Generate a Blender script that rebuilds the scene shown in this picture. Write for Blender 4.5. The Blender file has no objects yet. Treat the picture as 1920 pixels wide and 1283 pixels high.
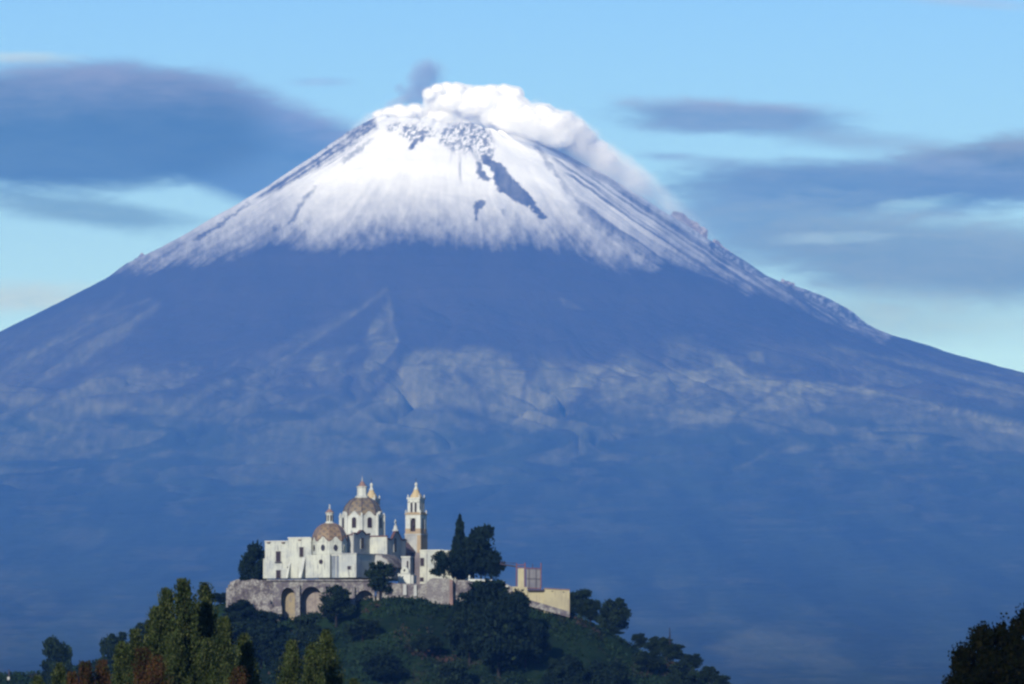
import bpy, math, random
import numpy as np
from mathutils import Vector, Matrix
R = math.radians
scene = bpy.context.scene
col = scene.collection

# ------------------------------------------------------------------ camera
FPX = 15150.0                      # focal length in pixels of the 1920 px wide photograph
CZ = 12.0                          # the camera stands on a roof
HORIZON = 1390.0
PITCH = math.atan((HORIZON - 641.5) / FPX)
cam_d = bpy.data.cameras.new('camera')
cam = bpy.data.objects.new('camera', cam_d)
col.objects.link(cam)
cam.location = (0, 0, CZ)
cam.rotation_euler = (R(90) + PITCH, 0, 0)
cam_d.sensor_width = 36
cam_d.lens = 36 * FPX / 1920
cam_d.clip_start = 1.0
cam_d.clip_end = 200000
scene.camera = cam

def P(X, Y, d):
    """the world point at ground distance d seen at photograph pixel X, Y"""
    v = 641.5 - Y
    yf = FPX * math.cos(PITCH) - v * math.sin(PITCH)
    zf = FPX * math.sin(PITCH) + v * math.cos(PITCH)
    return Vector(((X - 960) * d / yf, d, CZ + d * zf / yf))

# ------------------------------------------------------------------ light
SUN_EL, SUN_AZ = 22.0, 20.0        # low morning sun behind the camera's left shoulder
sd = Vector((-math.sin(R(SUN_AZ)) * math.cos(R(SUN_EL)), -math.cos(R(SUN_AZ)) * math.cos(R(SUN_EL)), math.sin(R(SUN_EL))))
sun_d = bpy.data.lights.new('sun', 'SUN')
sun_d.energy = 4.6
sun_d.angle = R(0.5)
sun_d.color = (1.0, 0.95, 0.86)
sun = bpy.data.objects.new('sun', sun_d)
col.objects.link(sun)
sun.rotation_euler = sd.to_track_quat('Z', 'Y').to_euler()
sun.location = (-200, -300, 300)

scene.view_settings.view_transform = 'Standard'
scene.view_settings.look = 'None'
scene.view_settings.gamma = 1
scene.view_settings.exposure = 0.42
scene.render.engine = 'CYCLES'
cy = scene.cycles
cy.use_denoising = True
cy.volume_bounces = 6
cy.max_bounces = 8
cy.transparent_max_bounces = 12
cy.volume_max_steps = 256
cy.filter_width = 2.5

class NT:
    """small helper that chains shader nodes"""
    def __init__(s, tree):
        s.t = tree; s.n = tree.nodes; s.l = tree.links
    def node(s, typ, **kw):
        n = s.n.new(typ)
        for k, v in kw.items(): setattr(n, k, v)
        return n
    def put(s, sock, v):
        if isinstance(v, bpy.types.NodeSocket): s.l.new(v, sock)
        elif v is not None:
            if hasattr(sock.default_value, '__len__') and not hasattr(v, '__len__'): v = (v,) * len(sock.default_value)
            if hasattr(v, '__len__') and len(v) == 3 and len(sock.default_value) == 4: v = (*v, 1)
            sock.default_value = v
    def math(s, op, a, b=None, c=None, clamp=False):
        n = s.node('ShaderNodeMath', operation=op, use_clamp=clamp)
        s.put(n.inputs[0], a); s.put(n.inputs[1], b); s.put(n.inputs[2], c)
        return n.outputs[0]
    def vmath(s, op, a, b=None):
        n = s.node('ShaderNodeVectorMath', operation=op)
        s.put(n.inputs[0], a); s.put(n.inputs[1], b)
        return n.outputs[0]
    def mapr(s, v, a, b, c=0.0, d=1.0, smooth=True):
        n = s.node('ShaderNodeMapRange', interpolation_type='SMOOTHSTEP' if smooth else 'LINEAR')
        for i, x in enumerate((v, a, b, c, d)): s.put(n.inputs[i], x)
        return n.outputs[0]
    def mix(s, f, a, b, mode='MIX'):
        n = s.node('ShaderNodeMix', data_type='RGBA', blend_type=mode)
        s.put(n.inputs[0], f); s.put(n.inputs[6], a); s.put(n.inputs[7], b)
        return n.outputs[2]
    def noise(s, vec, scale, detail=4, rough=0.5, dist=0.0):
        n = s.node('ShaderNodeTexNoise')
        s.put(n.inputs['Vector'], vec); s.put(n.inputs['Scale'], scale)
        n.inputs['Detail'].default_value = detail; n.inputs['Roughness'].default_value = rough
        n.inputs['Distortion'].default_value = dist
        return n.outputs[0]
    def xyz(s, x, y, z):
        n = s.node('ShaderNodeCombineXYZ')
        s.put(n.inputs[0], x); s.put(n.inputs[1], y); s.put(n.inputs[2], z)
        return n.outputs[0]
    def sep(s, v):
        n = s.node('ShaderNodeSeparateXYZ'); s.put(n.inputs[0], v)
        return n.outputs

def lin(r, g, b):
    f = lambda c: (c / 255 / 12.92) if c / 255 <= 0.04045 else ((c / 255 + 0.055) / 1.055) ** 2.4
    return (f(r), f(g), f(b))

# ------------------------------------------------------------------ sky with its clouds, far outside the haze
world = bpy.data.worlds.new('World')
scene.world = world
world.use_nodes = True
w = NT(world.node_tree)
w.n.clear()
sky = w.node('ShaderNodeTexSky', sky_type='NISHITA', sun_disc=False)
sky.sun_elevation = R(SUN_EL); sky.sun_rotation = R(180 + SUN_AZ)
sky.altitude = 2100; sky.air_density = 1.0; sky.dust_density = 0.6; sky.ozone_density = 1.6
gen = w.node('ShaderNodeTexCoord').outputs['Generated']
gx, gy, gz = w.sep(gen)
gys = w.math('MAXIMUM', gy, 0.05)
# compass bearing and height angle of the direction, in units of 1/15150 radian
az = w.math('MULTIPLY', w.math('DIVIDE', gx, gys), FPX)
el = w.math('MULTIPLY', w.math('DIVIDE', gz, gys), FPX)
front = w.math('GREATER_THAN', gy, 0.3)
filt = w.mix(w.mapr(el, 650.0, 1420.0, smooth=False), (0.83, 1.03, 1.09), (0.56, 0.80, 1.08))
tint = w.mix(1.0, sky.outputs[0], filt, 'MULTIPLY')
nv = w.xyz(w.math('MULTIPLY', az, 0.0022), w.math('MULTIPLY', el, 0.0085), 3.7)
n1 = w.noise(nv, 1.0, 6, 0.55, 0.3)
nv2 = w.xyz(w.math('MULTIPLY', az, 0.006), w.math('MULTIPLY', el, 0.03), 1.3)
n2 = w.noise(nv2, 1.0, 5, 0.6, 0.5)
nv3 = w.xyz(w.math('MULTIPLY', az, 0.018), w.math('MULTIPLY', el, 0.055), 8.1)
n3 = w.noise(nv3, 1.0, 6, 0.62, 0.6)
nd = w.math('ADD', w.math('ADD', w.math('MULTIPLY', w.math('SUBTRACT', n1, 0.5), 1.5), w.math('MULTIPLY', w.math('SUBTRACT', n2, 0.5), 0.9)), w.math('MULTIPLY', w.math('SUBTRACT', n3, 0.5), 0.45))
def cloud(base, X, Y, a, b, rot, soft, amp, colr, dens, colr2=None):
    """one bank of cloud centred at bearing X, height Y"""
    u = w.math('SUBTRACT', az, X - 960.0); v = w.math('SUBTRACT', el, HORIZON - Y)
    c, s_ = math.cos(R(rot)), math.sin(R(rot))
    uu = w.math('ADD', w.math('MULTIPLY', u, c / a), w.math('MULTIPLY', v, s_ / a))
    vv = w.math('ADD', w.math('MULTIPLY', u, -s_ / b), w.math('MULTIPLY', v, c / b))
    q = w.math('ADD', w.math('POWER', w.math('ABSOLUTE', uu), 2.5), w.math('POWER', w.math('ABSOLUTE', vv), 2.5))
    m = w.math('ADD', w.math('SUBTRACT', 1.0, w.math('POWER', q, 0.4)), w.math('MULTIPLY', nd, amp))
    m = w.mapr(m, 0.0, soft, 0.0, dens)
    m = w.math('MULTIPLY', m, front)
    cc = colr
    if colr2 is not None:
        cc = w.mix(w.mapr(w.math('ADD', vv, w.math('MULTIPLY', nd, 0.35)), 0.0, 0.95), colr, colr2)
    var = w.math('ADD', w.math('MULTIPLY', w.math('SUBTRACT', n2, 0.5), 0.55), w.math('MULTIPLY', w.math('SUBTRACT', n3, 0.5), 0.30))
    cc = w.mix(1.0, cc, w.xyz(w.math('ADD', 1.0, w.math('MULTIPLY', var, 1.5)), w.math('ADD', 1.0, var), w.math('ADD', 1.0, w.math('MULTIPLY', var, 0.8))), 'MULTIPLY')
    return w.mix(m, base, cc)
CLOUDS = [  # X, Y, half width, half height, rotation, softness, raggedness, colour, density, colour of the lit upper rim
    (40, 106, 140, 17, 0, 0.9, 0.5, (195, 218, 228), 0.6),
    (600, 152, 80, 12, 0, 0.9, 0.5, (150, 188, 230), 0.55),
    (1830, 4, 170, 14, -4, 0.9, 0.5, (170, 200, 232), 0.6),
    (140, 392, 300, 40, -8, 0.9, 0.9, (118, 160, 198), 0.8),
    (475, 276, 410, 122, -17, 0.34, 0.28, (100, 145, 200), 0.96, (134, 160, 208)),
    (120, 238, 440, 140, 0, 0.32, 0.26, (88, 132, 186), 0.97, (134, 158, 202)),
    (1330, 300, 170, 20, -4, 0.95, 0.8, (138, 176, 216), 0.6),
    (1250, 292, 80, 11, 0, 0.9, 0.6, (140, 178, 220), 0.7),
    (1395, 220, 330, 44, -2, 0.6, 0.6, (124, 160, 206), 0.92, (150, 170, 208)),
    (1600, 262, 300, 36, -5, 0.95, 0.8, (140, 176, 214), 0.75),
    (1960, 315, 360, 78, 2, 0.5, 0.6, (108, 143, 190), 0.95, (140, 162, 196)),
    (1640, 350, 450, 72, -1, 0.5, 0.6, (108, 148, 198), 0.96, (132, 164, 206)),
    (1420, 420, 350, 110, -6, 0.9, 0.6, (124, 163, 206), 0.92),
    (1740, 475, 500, 118, -2, 0.7, 0.6, (128, 162, 198), 0.92, (148, 178, 205)),
    (1880, 520, 420, 80, -3, 0.95, 0.8, (130, 165, 200), 0.8),
    (1735, 382, 130, 20, 6, 0.95, 1.2, (158, 205, 230), 0.8),
    (1560, 446, 150, 14, 2, 0.95, 1.2, (165, 200, 222), 0.6),
    (1600, 600, 560, 80, 0, 1.0, 0.6, (168, 200, 214), 0.75),
    (40, 560, 220, 46, 0, 0.9, 0.6, (205, 220, 222), 0.7),
]
def air(c_):
    """colour a cloud far behind the haze must have to arrive as c_ (background strength and exposure included)"""
    return tuple(max(0.01, (a - h) / T_) * 7.0 for a, h, T_ in zip(lin(*c_), (0.045, 0.140, 0.42), (0.62, 0.55, 0.36)))
basecol = tint
bg1 = w.node('ShaderNodeBackground'); bg1.inputs[1].default_value = 0.10
w.put(bg1.inputs[0], basecol)
cl = w.mix(1.0, (0, 0, 0), (0, 0, 0))
# clouds are mixed over the sky, their colours given as seen radiance, so divide by the background strength
skyc = basecol
for c_ in CLOUDS:
    X, Y, a, b, rot, soft, amp, colr, dens = c_[:9]
    k = 7.0
    c2 = air(c_[9]) if len(c_) > 9 else None
    skyc = cloud(skyc, X, Y, a, b, rot, soft, amp, air(colr), dens, c2)
w.put(bg1.inputs[0], skyc)
outw = w.node('ShaderNodeOutputWorld')
w.l.new(bg1.outputs[0], outw.inputs[0])

# ------------------------------------------------------------------ object helpers
def link(o, parent=None):
    col.objects.link(o)
    if parent is not None: o.parent = parent
    return o
def tag(o, label=None, cat=None, group=None, kind=None):
    if label: o['label'] = label
    if cat: o['category'] = cat
    if group: o['group'] = group
    if kind: o['kind'] = kind
    return o
def mesh_np(name, verts, faces, mat, parent=None, smooth=False):
    """verts (n,3) array, faces (m,k) int array with constant k"""
    me = bpy.data.meshes.new(name)
    verts = np.asarray(verts, np.float32); faces = np.asarray(faces, np.int32)
    k = faces.shape[1]
    me.vertices.add(len(verts)); me.vertices.foreach_set('co', verts.ravel())
    me.loops.add(faces.size); me.loops.foreach_set('vertex_index', faces.ravel())
    me.polygons.add(len(faces))
    me.polygons.foreach_set('loop_start', np.arange(0, faces.size, k, dtype=np.int32))
    me.polygons.foreach_set('loop_total', np.full(len(faces), k, np.int32))
    if smooth: me.polygons.foreach_set('use_smooth', np.ones(len(faces), bool))
    me.update(calc_edges=True)
    if mat: me.materials.append(mat)
    return link(bpy.data.objects.new(name, me), parent)
def material(name, rough=0.9):
    m = bpy.data.materials.new(name); m.use_nodes = True
    t = NT(m.node_tree)
    b = t.n['Principled BSDF']
    b.inputs['Roughness'].default_value = rough
    b.inputs['Specular IOR Level'].default_value = 0.15
    return m, t, b

# ------------------------------------------------------------------ numpy noise
def _hash(ix, iy, seed):
    h = (ix.astype(np.int64) * 374761393 + iy.astype(np.int64) * 668265263 + seed * 1442695041) & 0xFFFFFFFF
    h = ((h ^ (h >> 13)) * 1274126177) & 0xFFFFFFFF
    h = (h ^ (h >> 16)) & 0xFFFF
    return h.astype(np.float32) / 65535.0
def vnoise(x, y, seed=0):
    ix = np.floor(x); iy = np.floor(y)
    fx = x - ix; fy = y - iy
    fx = fx * fx * fx * (fx * (fx * 6 - 15) + 10); fy = fy * fy * fy * (fy * (fy * 6 - 15) + 10)
    a = _hash(ix, iy, seed); b = _hash(ix + 1, iy, seed); c = _hash(ix, iy + 1, seed); d = _hash(ix + 1, iy + 1, seed)
    return (a * (1 - fx) + b * fx) * (1 - fy) + (c * (1 - fx) + d * fx) * fy
def fbm(x, y, octv=4, seed=0, gain=0.5):
    s = 0; a = 1; t = 0
    for i in range(octv):
        s = s + a * vnoise(x, y, seed + i * 17); t += a; a *= gain; x = x * 2.03 + 5.1; y = y * 2.03 + 9.7
    return s / t
def sstep(a, b, x):
    t = np.clip((x - a) / (b - a), 0, 1)
    return t * t * (3 - 2 * t)
def polymask(px, py, poly, soft):
    """soft-edged membership of points in a polygon"""
    poly = np.array(poly, float)
    out = np.zeros(px.shape, np.float32)
    m = (px > poly[:, 0].min() - soft) & (px < poly[:, 0].max() + soft) & (py > poly[:, 1].min() - soft) & (py < poly[:, 1].max() + soft)
    x = px[m]; y = py[m]
    d2 = np.full(x.shape, 1e12); inside = np.zeros(x.shape, bool)
    n = len(poly)
    for i in range(n):
        ax, ay = poly[i]; bx, by = poly[(i + 1) % n]
        ex, ey = bx - ax, by - ay
        t = np.clip(((x - ax) * ex + (y - ay) * ey) / (ex * ex + ey * ey + 1e-9), 0, 1)
        d2 = np.minimum(d2, (x - ax - t * ex) ** 2 + (y - ay - t * ey) ** 2)
        cond = (ay > y) != (by > y)
        xi = ax + (y - ay) * ex / (ey if abs(ey) > 1e-9 else 1e-9)
        inside ^= cond & (x < xi)
    sd_ = np.sqrt(d2) * np.where(inside, 1, -1)
    out[m] = sstep(-soft, soft, sd_)
    return out

# ------------------------------------------------------------------ the volcano
D = 43000.0
U = D / (FPX * math.cos(PITCH))
CX = 850.0
LEFT = [(0, 628), (60, 598), (130, 562), (200, 525), (232, 501), (280, 478), (300, 468), (350, 440), (400, 410), (450, 382), (500, 352), (550, 318), (600, 285), (650, 250), (690, 229), (705, 222)]
RIGHT = [(995, 258), (1050, 285), (1100, 312), (1150, 337), (1200, 369), (1250, 402), (1290, 425), (1330, 452), (1400, 494), (1440, 522), (1465, 533), (1490, 541), (1520, 550), (1560, 567), (1600, 590), (1625, 612), (1655, 628), (1700, 642), (1760, 661), (1800, 674), (1860, 691), (1920, 708)]
def prof(pts, left):
    r = []; z = []
    for X, Y in pts:
        p = P(X, Y, D); r.append(abs(X - CX) * U); z.append(p.z)
    o = np.argsort(r); r = np.array(r)[o]; z = np.array(z)[o]
    L = 4700.0 if left else 8200.0
    rr = np.arange(300, 26000, 300.0) + r[-1]
    zz = z[-1] * np.exp(-(rr - r[-1]) / L) - 40 * (1 - np.exp(-(rr - r[-1]) / 9000))
    r = np.concatenate([[0], r, rr]); z = np.concatenate([[z[0] + (8 if left else -30)], z, zz])
    return r, z
rL, zL = prof(LEFT, True); rR, zR = prof(RIGHT, False)

cols = np.concatenate([np.arange(-4600, -60, 130.0), np.arange(-60, 1980, 2.0), np.arange(1990, 6500, 130.0)])
rows = np.concatenate([
    np.arange(7000, 13500, 300.0), np.arange(13500, D - 4200, 44.0), np.arange(D - 4200, D - 360, 7.0),
    np.arange(D - 360, D + 700, 9.0), np.arange(D + 700, D + 4000, 60.0), np.arange(D + 4000, D + 14000, 500.0)])
CXm, YY = np.meshgrid(cols, rows)
XX = (CXm - 960) / (FPX * math.cos(PITCH)) * YY
x0 = (CX - 960) * U
dx = XX - x0; dy = YY - D
rr = np.hypot(dx, dy) + 1e-6
th = np.arctan2(dx, -dy)                      # 0 towards the camera, +90 deg right
# gullies: noise stretched along the fall line
lr = np.log(rr + 200)
warp = (fbm(dx / 900, dy / 900, 3, 5) - 0.5)
ang = th * 9 + warp * 2.0
g1 = 1 - np.abs(2 * vnoise(ang * 1.0 + 40, lr * 1.1, 11) - 1)
g2 = 1 - np.abs(2 * vnoise(ang * 2.7 + 80, lr * 2.0, 12) - 1)
g3 = fbm(ang * 8 + 20, lr * 3.3, 3, 13)
bumps = fbm(dx / 500, dy / 500, 4, 21) - 0.5
small = fbm(dx / 90, dy / 90, 4, 31) - 0.5
side = np.abs(np.sin(th)) ** 6
ampl = sstep(1800, 5000, rr) * 170 + sstep(400, 1500, rr) * 16
mound = np.where(rr > 5200, 0, 1)
zz = np.zeros_like(rr)
wgt = 0.5 + 0.5 * np.sin(th)
AP = np.array([(7, 1394), (13, 1312), (18, 1240), (23, 1165), (28, 1085), (32, 1005), (35, 925), (37, 850), (38.6, 770), (39.6, 715)])
apron = np.interp(YY, AP[:, 0] * 1000, (HORIZON - AP[:, 1]) / FPX * AP[:, 0] * 1000 + CZ)
apron = np.where(YY > 39600, -50, apron)
zlp = np.interp(rr, rL, zL); zrp = np.interp(rr, rR, zR)
zz = zlp * (1 - wgt) + zrp * wgt
kk = 3.0 + 87.0 * sstep(14000, 27000, YY)
zz = np.where(YY < 39600, kk * np.logaddexp(zz / kk, apron / kk), zz)
relief = (-(g1 - 0.5) * 0.8 - (g2 - 0.5) * 0.6 * sstep(2200, 4500, rr) + (g3 - 0.5) * 0.08) * ampl + bumps * sstep(1500, 4500, rr) * 80
fade = 1 - 0.93 * side
relief = relief * (0.5 + 0.5 * sstep(37500, 40500, YY))
zz += relief * fade * sstep(22000, 38500, YY) * (0.25 + 0.75 * sstep(12000, 5000, rr)) + small * (10 + 9 * sstep(1900, 2600, rr)) * sstep(300, 600, rr) * (1 - 0.35 * side)
# crater: notched rim and the bowl inside it
rim_r = 425 + 30 * (fbm(th * 3 + 9, th * 0, 3, 41) - 0.5)
rim_z = (fbm(th * 6 + 30, th * 0 + 2, 4, 43) - 0.5) * 60
zz += rim_z * np.exp(-((rr - rim_r) / 130) ** 2) * (1 - 0.8 * side)
zz -= sstep(rim_r, rim_r - 230, rr) * 190
# rocky skyline outcrops
pxv = 960 + XX / YY * (FPX * math.cos(PITCH))
zz = np.where(zz < -0.8, -0.8, zz)
# where each point shows, to lay out snow, rock and grass on the slopes
tv = (zz - CZ) / YY
pyv = 641.5 - FPX * (tv * math.cos(PITCH) - math.sin(PITCH)) / (math.cos(PITCH) + tv * math.sin(PITCH))
jx = (fbm(pxv / 30, pyv / 30, 4, 51) - 0.5) * 26; jy = (fbm(pxv / 26, pyv / 22, 4, 52) - 0.5) * 20
SNOWLINE = [(-60, 470), (150, 480), (200, 515), (260, 512), (350, 497), (420, 487), (470, 475), (505, 455), (540, 462), (600, 477), (650, 470), (700, 460), (760, 453), (850, 459), (920, 466), (1000, 462), (1060, 468), (1090, 475), (1120, 492), (1170, 505), (1220, 508), (1250, 494), (1300, 510), (1350, 525), (1400, 550), (1450, 556), (1500, 575), (1560, 602), (1620, 626), (1660, 640), (1700, 600), (2000, 600)]
sl = np.interp(pxv, [a for a, b in SNOWLINE], [b for a, b in SNOWLINE])
depthsl = np.interp(pxv, [0, 300, 420, 520, 700, 1000, 1100, 1300, 1700], [90, 90, 110, 125, 120, 110, 100, 70, 30])
fine = 0.6 * (fbm(th * 95 + warp * 10, rr / 90, 4, 66) - 0.5) + 0.4 * (fbm(pxv / 6, pyv / 3.2, 3, 67) - 0.5)
streak = fbm(th * 34 + warp * 6, lr * 2.2, 4, 61) - 0.5
snow = sstep(4, -1.0, (pyv - sl + 8 - streak * 46) / depthsl * 4 + 3)
snow = np.clip((sl + 8 + streak * 34 + fine * 20 - pyv) / (depthsl * 1.18), 0, 1) ** 0.92
snow *= 1 - 0.20 * sstep(560, 380, pxv) - 0.22 * sstep(1020, 1200, pxv) - 0.22 * sstep(1380, 1520, pxv)
snow = np.where(pxv > 1690, 0, snow); snow = np.where(pxv < 190, 0, snow)
front_side = (dy < 420)
kx = (fbm(pxv / 7, pyv / 7, 3, 55) - 0.5) * 11; ky = (fbm(pxv / 7, pyv / 6, 3, 56) - 0.5) * 11
qx, qy = pxv + jx * 0.3 + kx, pyv + jy * 0.3 + ky
ROCKS = [
    ([(905, 296), (925, 300), (945, 315), (965, 335), (985, 358), (1000, 376), (1012, 392), (1030, 408), (1022, 414), (1005, 404), (990, 388), (965, 377), (945, 364), (932, 350), (922, 336), (926, 322), (915, 312), (903, 306)], 1.0, 2.0),
    ([(893, 306), (901, 304), (905, 318), (914, 328), (922, 334), (918, 340), (908, 340), (898, 330), (893, 316)], 1.0, 2.0),
    ([(918, 290), (928, 280), (922, 294), (912, 302), (896, 302), (900, 294)], 0.9, 2.0),
    ([(885, 384), (898, 373), (911, 376), (905, 386), (897, 392), (896, 412), (890, 412), (888, 394)], 0.95, 2.0),
    ([(935, 390), (948, 392), (950, 402), (942, 402)], 0.5, 3.0),
    ([(775, 262), (790, 254), (796, 258), (786, 266), (775, 278), (768, 278)], 0.95, 2.0),
    ([(540, 414), (552, 394), (572, 368), (592, 350), (588, 362), (566, 388), (552, 412), (536, 424)], 0.65, 3.0),
    ([(1000, 272), (1008, 272), (1040, 316), (1070, 352), (1088, 380), (1098, 402), (1092, 408), (1072, 372), (1050, 340), (1020, 304)], 0.55, 4.0),
    ([(640, 300), (690, 262), (702, 256), (672, 288), (640, 308)], 0.6, 3.0),
    ([(360, 450), (440, 396), (470, 380), (440, 404), (372, 452)], 0.8, 3.0),
    ([(255, 508), (340, 452), (350, 454), (290, 495), (260, 512)], 0.55, 4.0),
    ([(960, 430), (972, 400), (980, 440), (970, 462)], 0.35, 5.0),
]
rock = np.zeros_like(snow)
for poly, a, soft in ROCKS:
    rock = np.maximum(rock, polymask(qx, qy, poly, soft) * a)
crag = fbm(pxv / 6.5 + jx * 0.05, pyv / 6 + jy * 0.05 + pxv / 20, 5, 71, 0.8)
ca = polymask(pxv + jx, pyv + jy, [(826, 238), (870, 228), (915, 242), (930, 262), (922, 290), (900, 292), (870, 286), (845, 276), (826, 262)], 8) * sstep(0.44, 0.57, crag) * 0.85
ca = np.maximum(ca, polymask(pxv + jx, pyv + jy, [(728, 234), (800, 232), (822, 244), (800, 258), (775, 264), (745, 252), (730, 250)], 5) * sstep(0.43, 0.56, crag) * 0.85)
ca = np.maximum(ca, polymask(pxv + jx, pyv, [(835, 280), (900, 285), (895, 330), (870, 350), (830, 320)], 14) * sstep(0.5, 0.7, streak + 0.5) * 0.5)
# streaky rock along the left ridge
LR_ = polymask(pxv, pyv + jy * 0.3, [(480, 372), (520, 338), (640, 250), (700, 215), (708, 240), (660, 276), (600, 312), (520, 358)], 5)
strL = fbm((pxv + pyv * 1.1) / 60, (pyv + pxv * 0.66) / 5, 3, 81)
ca = np.maximum(ca, LR_ * (0.35 + 0.65 * sstep(0.34, 0.52, 0.6 * strL + 0.4 * crag)))
ca = np.maximum(ca, polymask(pxv, pyv, [(390, 425), (640, 262), (690, 250), (640, 300), (480, 390), (380, 452)], 6) * sstep(0.56, 0.68, strL) * 0.7)
# streaky thin snow on the right flank
RF = polymask(pxv + kx, pyv + ky, [(1015, 262), (1050, 280), (1250, 396), (1480, 535), (1700, 650), (1640, 640), (1440, 560), (1250, 500), (1110, 420), (1060, 340)], 16)
strR = fbm((pxv - pyv) / 70, (pyv * 1.25 - pxv * 0.85 + jx * 0.3) / 6.5, 4, 91)
ca = np.maximum(ca, RF * (0.18 + 0.70 * sstep(0.42, 0.68, strR)))
ca = np.maximum(ca, polymask(pxv, pyv, [(1045, 276), (1100, 306), (1170, 348), (1160, 352), (1100, 332), (1060, 305)], 7) * 0.65)
ca = np.maximum(ca, polymask(pxv, pyv, [(1320, 436), (1460, 526), (1470, 545), (1400, 510), (1330, 468)], 4) * sstep(0.38, 0.55, crag) * 0.9)
ca = np.maximum(ca, polymask(pxv, pyv, [(1470, 525), (1560, 555), (1620, 598), (1640, 620), (1590, 606), (1540, 575), (1480, 552)], 4) * sstep(0.40, 0.55, crag) * 0.8)
ca = np.maximum(ca, polymask(pxv, pyv, [(1130, 330), (1330, 450), (1310, 452), (1130, 340)], 3) * sstep(0.45, 0.6, crag) * 0.6)
rock = np.maximum(rock, ca)
snow = snow * (1 - np.where(dy < 300, rock, 0) * 0.86)

GRASS = [
    ([(760, 658), (830, 650), (900, 655), (950, 668), (985, 700), (1000, 720), (1012, 676), (1040, 690), (1065, 702), (1110, 686), (1140, 692), (1160, 668), (1188, 650), (1210, 672), (1240, 692), (1300, 700), (1335, 690), (1325, 668), (1352, 662), (1400, 696), (1480, 714), (1560, 718), (1700, 742), (1850, 784), (1930, 798), (1930, 815), (1800, 802), (1700, 796), (1560, 780), (1520, 770), (1400, 775), (1370, 800), (1300, 815), (1215, 806), (1150, 790), (1100, 745), (1050, 770), (1000, 800), (900, 765), (800, 765), (740, 772), (690, 750), (730, 720), (745, 690)], 1.0, 10),
    ([(727, 562), (738, 596), (746, 640), (735, 668), (712, 700), (680, 700), (690, 664), (684, 640), (702, 604)], 0.9, 5),
    ([(568, 692), (600, 660), (670, 645), (684, 652), (650, 672), (640, 742), (612, 730), (588, 712)], 0.8, 6),
    ([(280, 785), (330, 750), (420, 705), (442, 712), (400, 740), (350, 775), (300, 795)], 0.75, 8),
    ([(415, 695), (455, 668), (450, 680), (420, 702)], 0.8, 4),
    ([(490, 710), (560, 696), (580, 730), (520, 728)], 0.5, 7),
    ([(110, 740), (190, 682), (262, 696), (285, 730), (220, 780), (120, 790)], 0.75, 14),
    ([(-60, 720), (60, 650), (200, 590), (290, 575), (240, 630), (160, 690), (60, 740), (-60, 770)], 0.6, 12),
    ([(-60, 660), (100, 590), (240, 540), (200, 590), (60, 650), (-60, 700)], 0.3, 14),
    ([(1400, 660), (1432, 658), (1438, 682), (1410, 684)], 0.8, 5),
    ([(1245, 640), (1300, 630), (1360, 660), (1330, 700), (1250, 690)], 0.45, 16),
    ([(1370, 640), (1600, 650), (1640, 690), (1500, 690), (1420, 670)], 0.28, 16),
    ([(1670, 700), (1740, 704), (1750, 716), (1690, 714)], 0.6, 5),
    ([(1760, 715), (1860, 730), (1930, 745), (1930, 760), (1840, 745)], 0.6, 8),
    ([(1048, 558), (1075, 565), (1100, 582), (1060, 576)], 0.6, 3),
    ([(1140, 800), (1230, 800), (1330, 840), (1380, 860), (1300, 880), (1180, 850)], 0.4, 14),
    ([(1420, 830), (1520, 840), (1560, 880), (1480, 870)], 0.25, 14),
    ([(430, 690), (640, 590), (720, 545), (640, 610), (470, 700)], 0.25, 10),
    ([(80, 1010), (150, 985), (210, 1000), (160, 1030)], 0.22, 14),
    ([(1330, 1215), (1400, 1175), (1480, 1180), (1560, 1200), (1600, 1250), (1420, 1240)], 0.35, 16),
    ([(1100, 1000), (1200, 985), (1260, 1010), (1200, 1040)], 0.12, 20),
]
j2x = (fbm(pxv / 60, pyv / 36, 4, 101) - 0.5) * 60; j2y = (fbm(pxv / 60, pyv / 30, 4, 102) - 0.5) * 40
grass = np.zeros_like(snow)
for poly, a, soft in GRASS:
    grass = np.maximum(grass, polymask(pxv + j2x * (0.25 if soft < 9 else 0.5), pyv + j2y * (0.2 if soft < 9 else 0.5), poly, soft) * a)
# gullies of dark pines run down through the grass, grass tongues run down into the wood
gul = fbm(th * 22 + warp * 14, lr * 5, 4, 111)
mot = fbm(pxv / 44, pyv / 20, 4, 112)
thin = fbm((pxv - 0.6 * pyv) / 90, (pyv + pxv * 0.10) / 8, 4, 113)
low = sstep(690, 760, pyv) * sstep(990, 830, pyv)
def lines(px, py, ls, wid):
    out = np.zeros(px.shape)
    for a_, pts_ in ls:
        for (ax, ay), (bx, by) in zip(pts_[:-1], pts_[1:]):
            m_ = (px > min(ax, bx) - 25) & (px < max(ax, bx) + 25) & (py > min(ay, by) - 25) & (py < max(ay, by) + 25)
            x, y = px[m_], py[m_]; ex, ey = bx - ax, by - ay
            t_ = np.clip(((x - ax) * ex + (y - ay) * ey) / (ex * ex + ey * ey), 0, 1)
            d_ = np.hypot(x - ax - t_ * ex, y - ay - t_ * ey)
            out[m_] = np.maximum(out[m_], a_ * np.exp(-(d_ / wid) ** 2))
    return out
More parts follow.
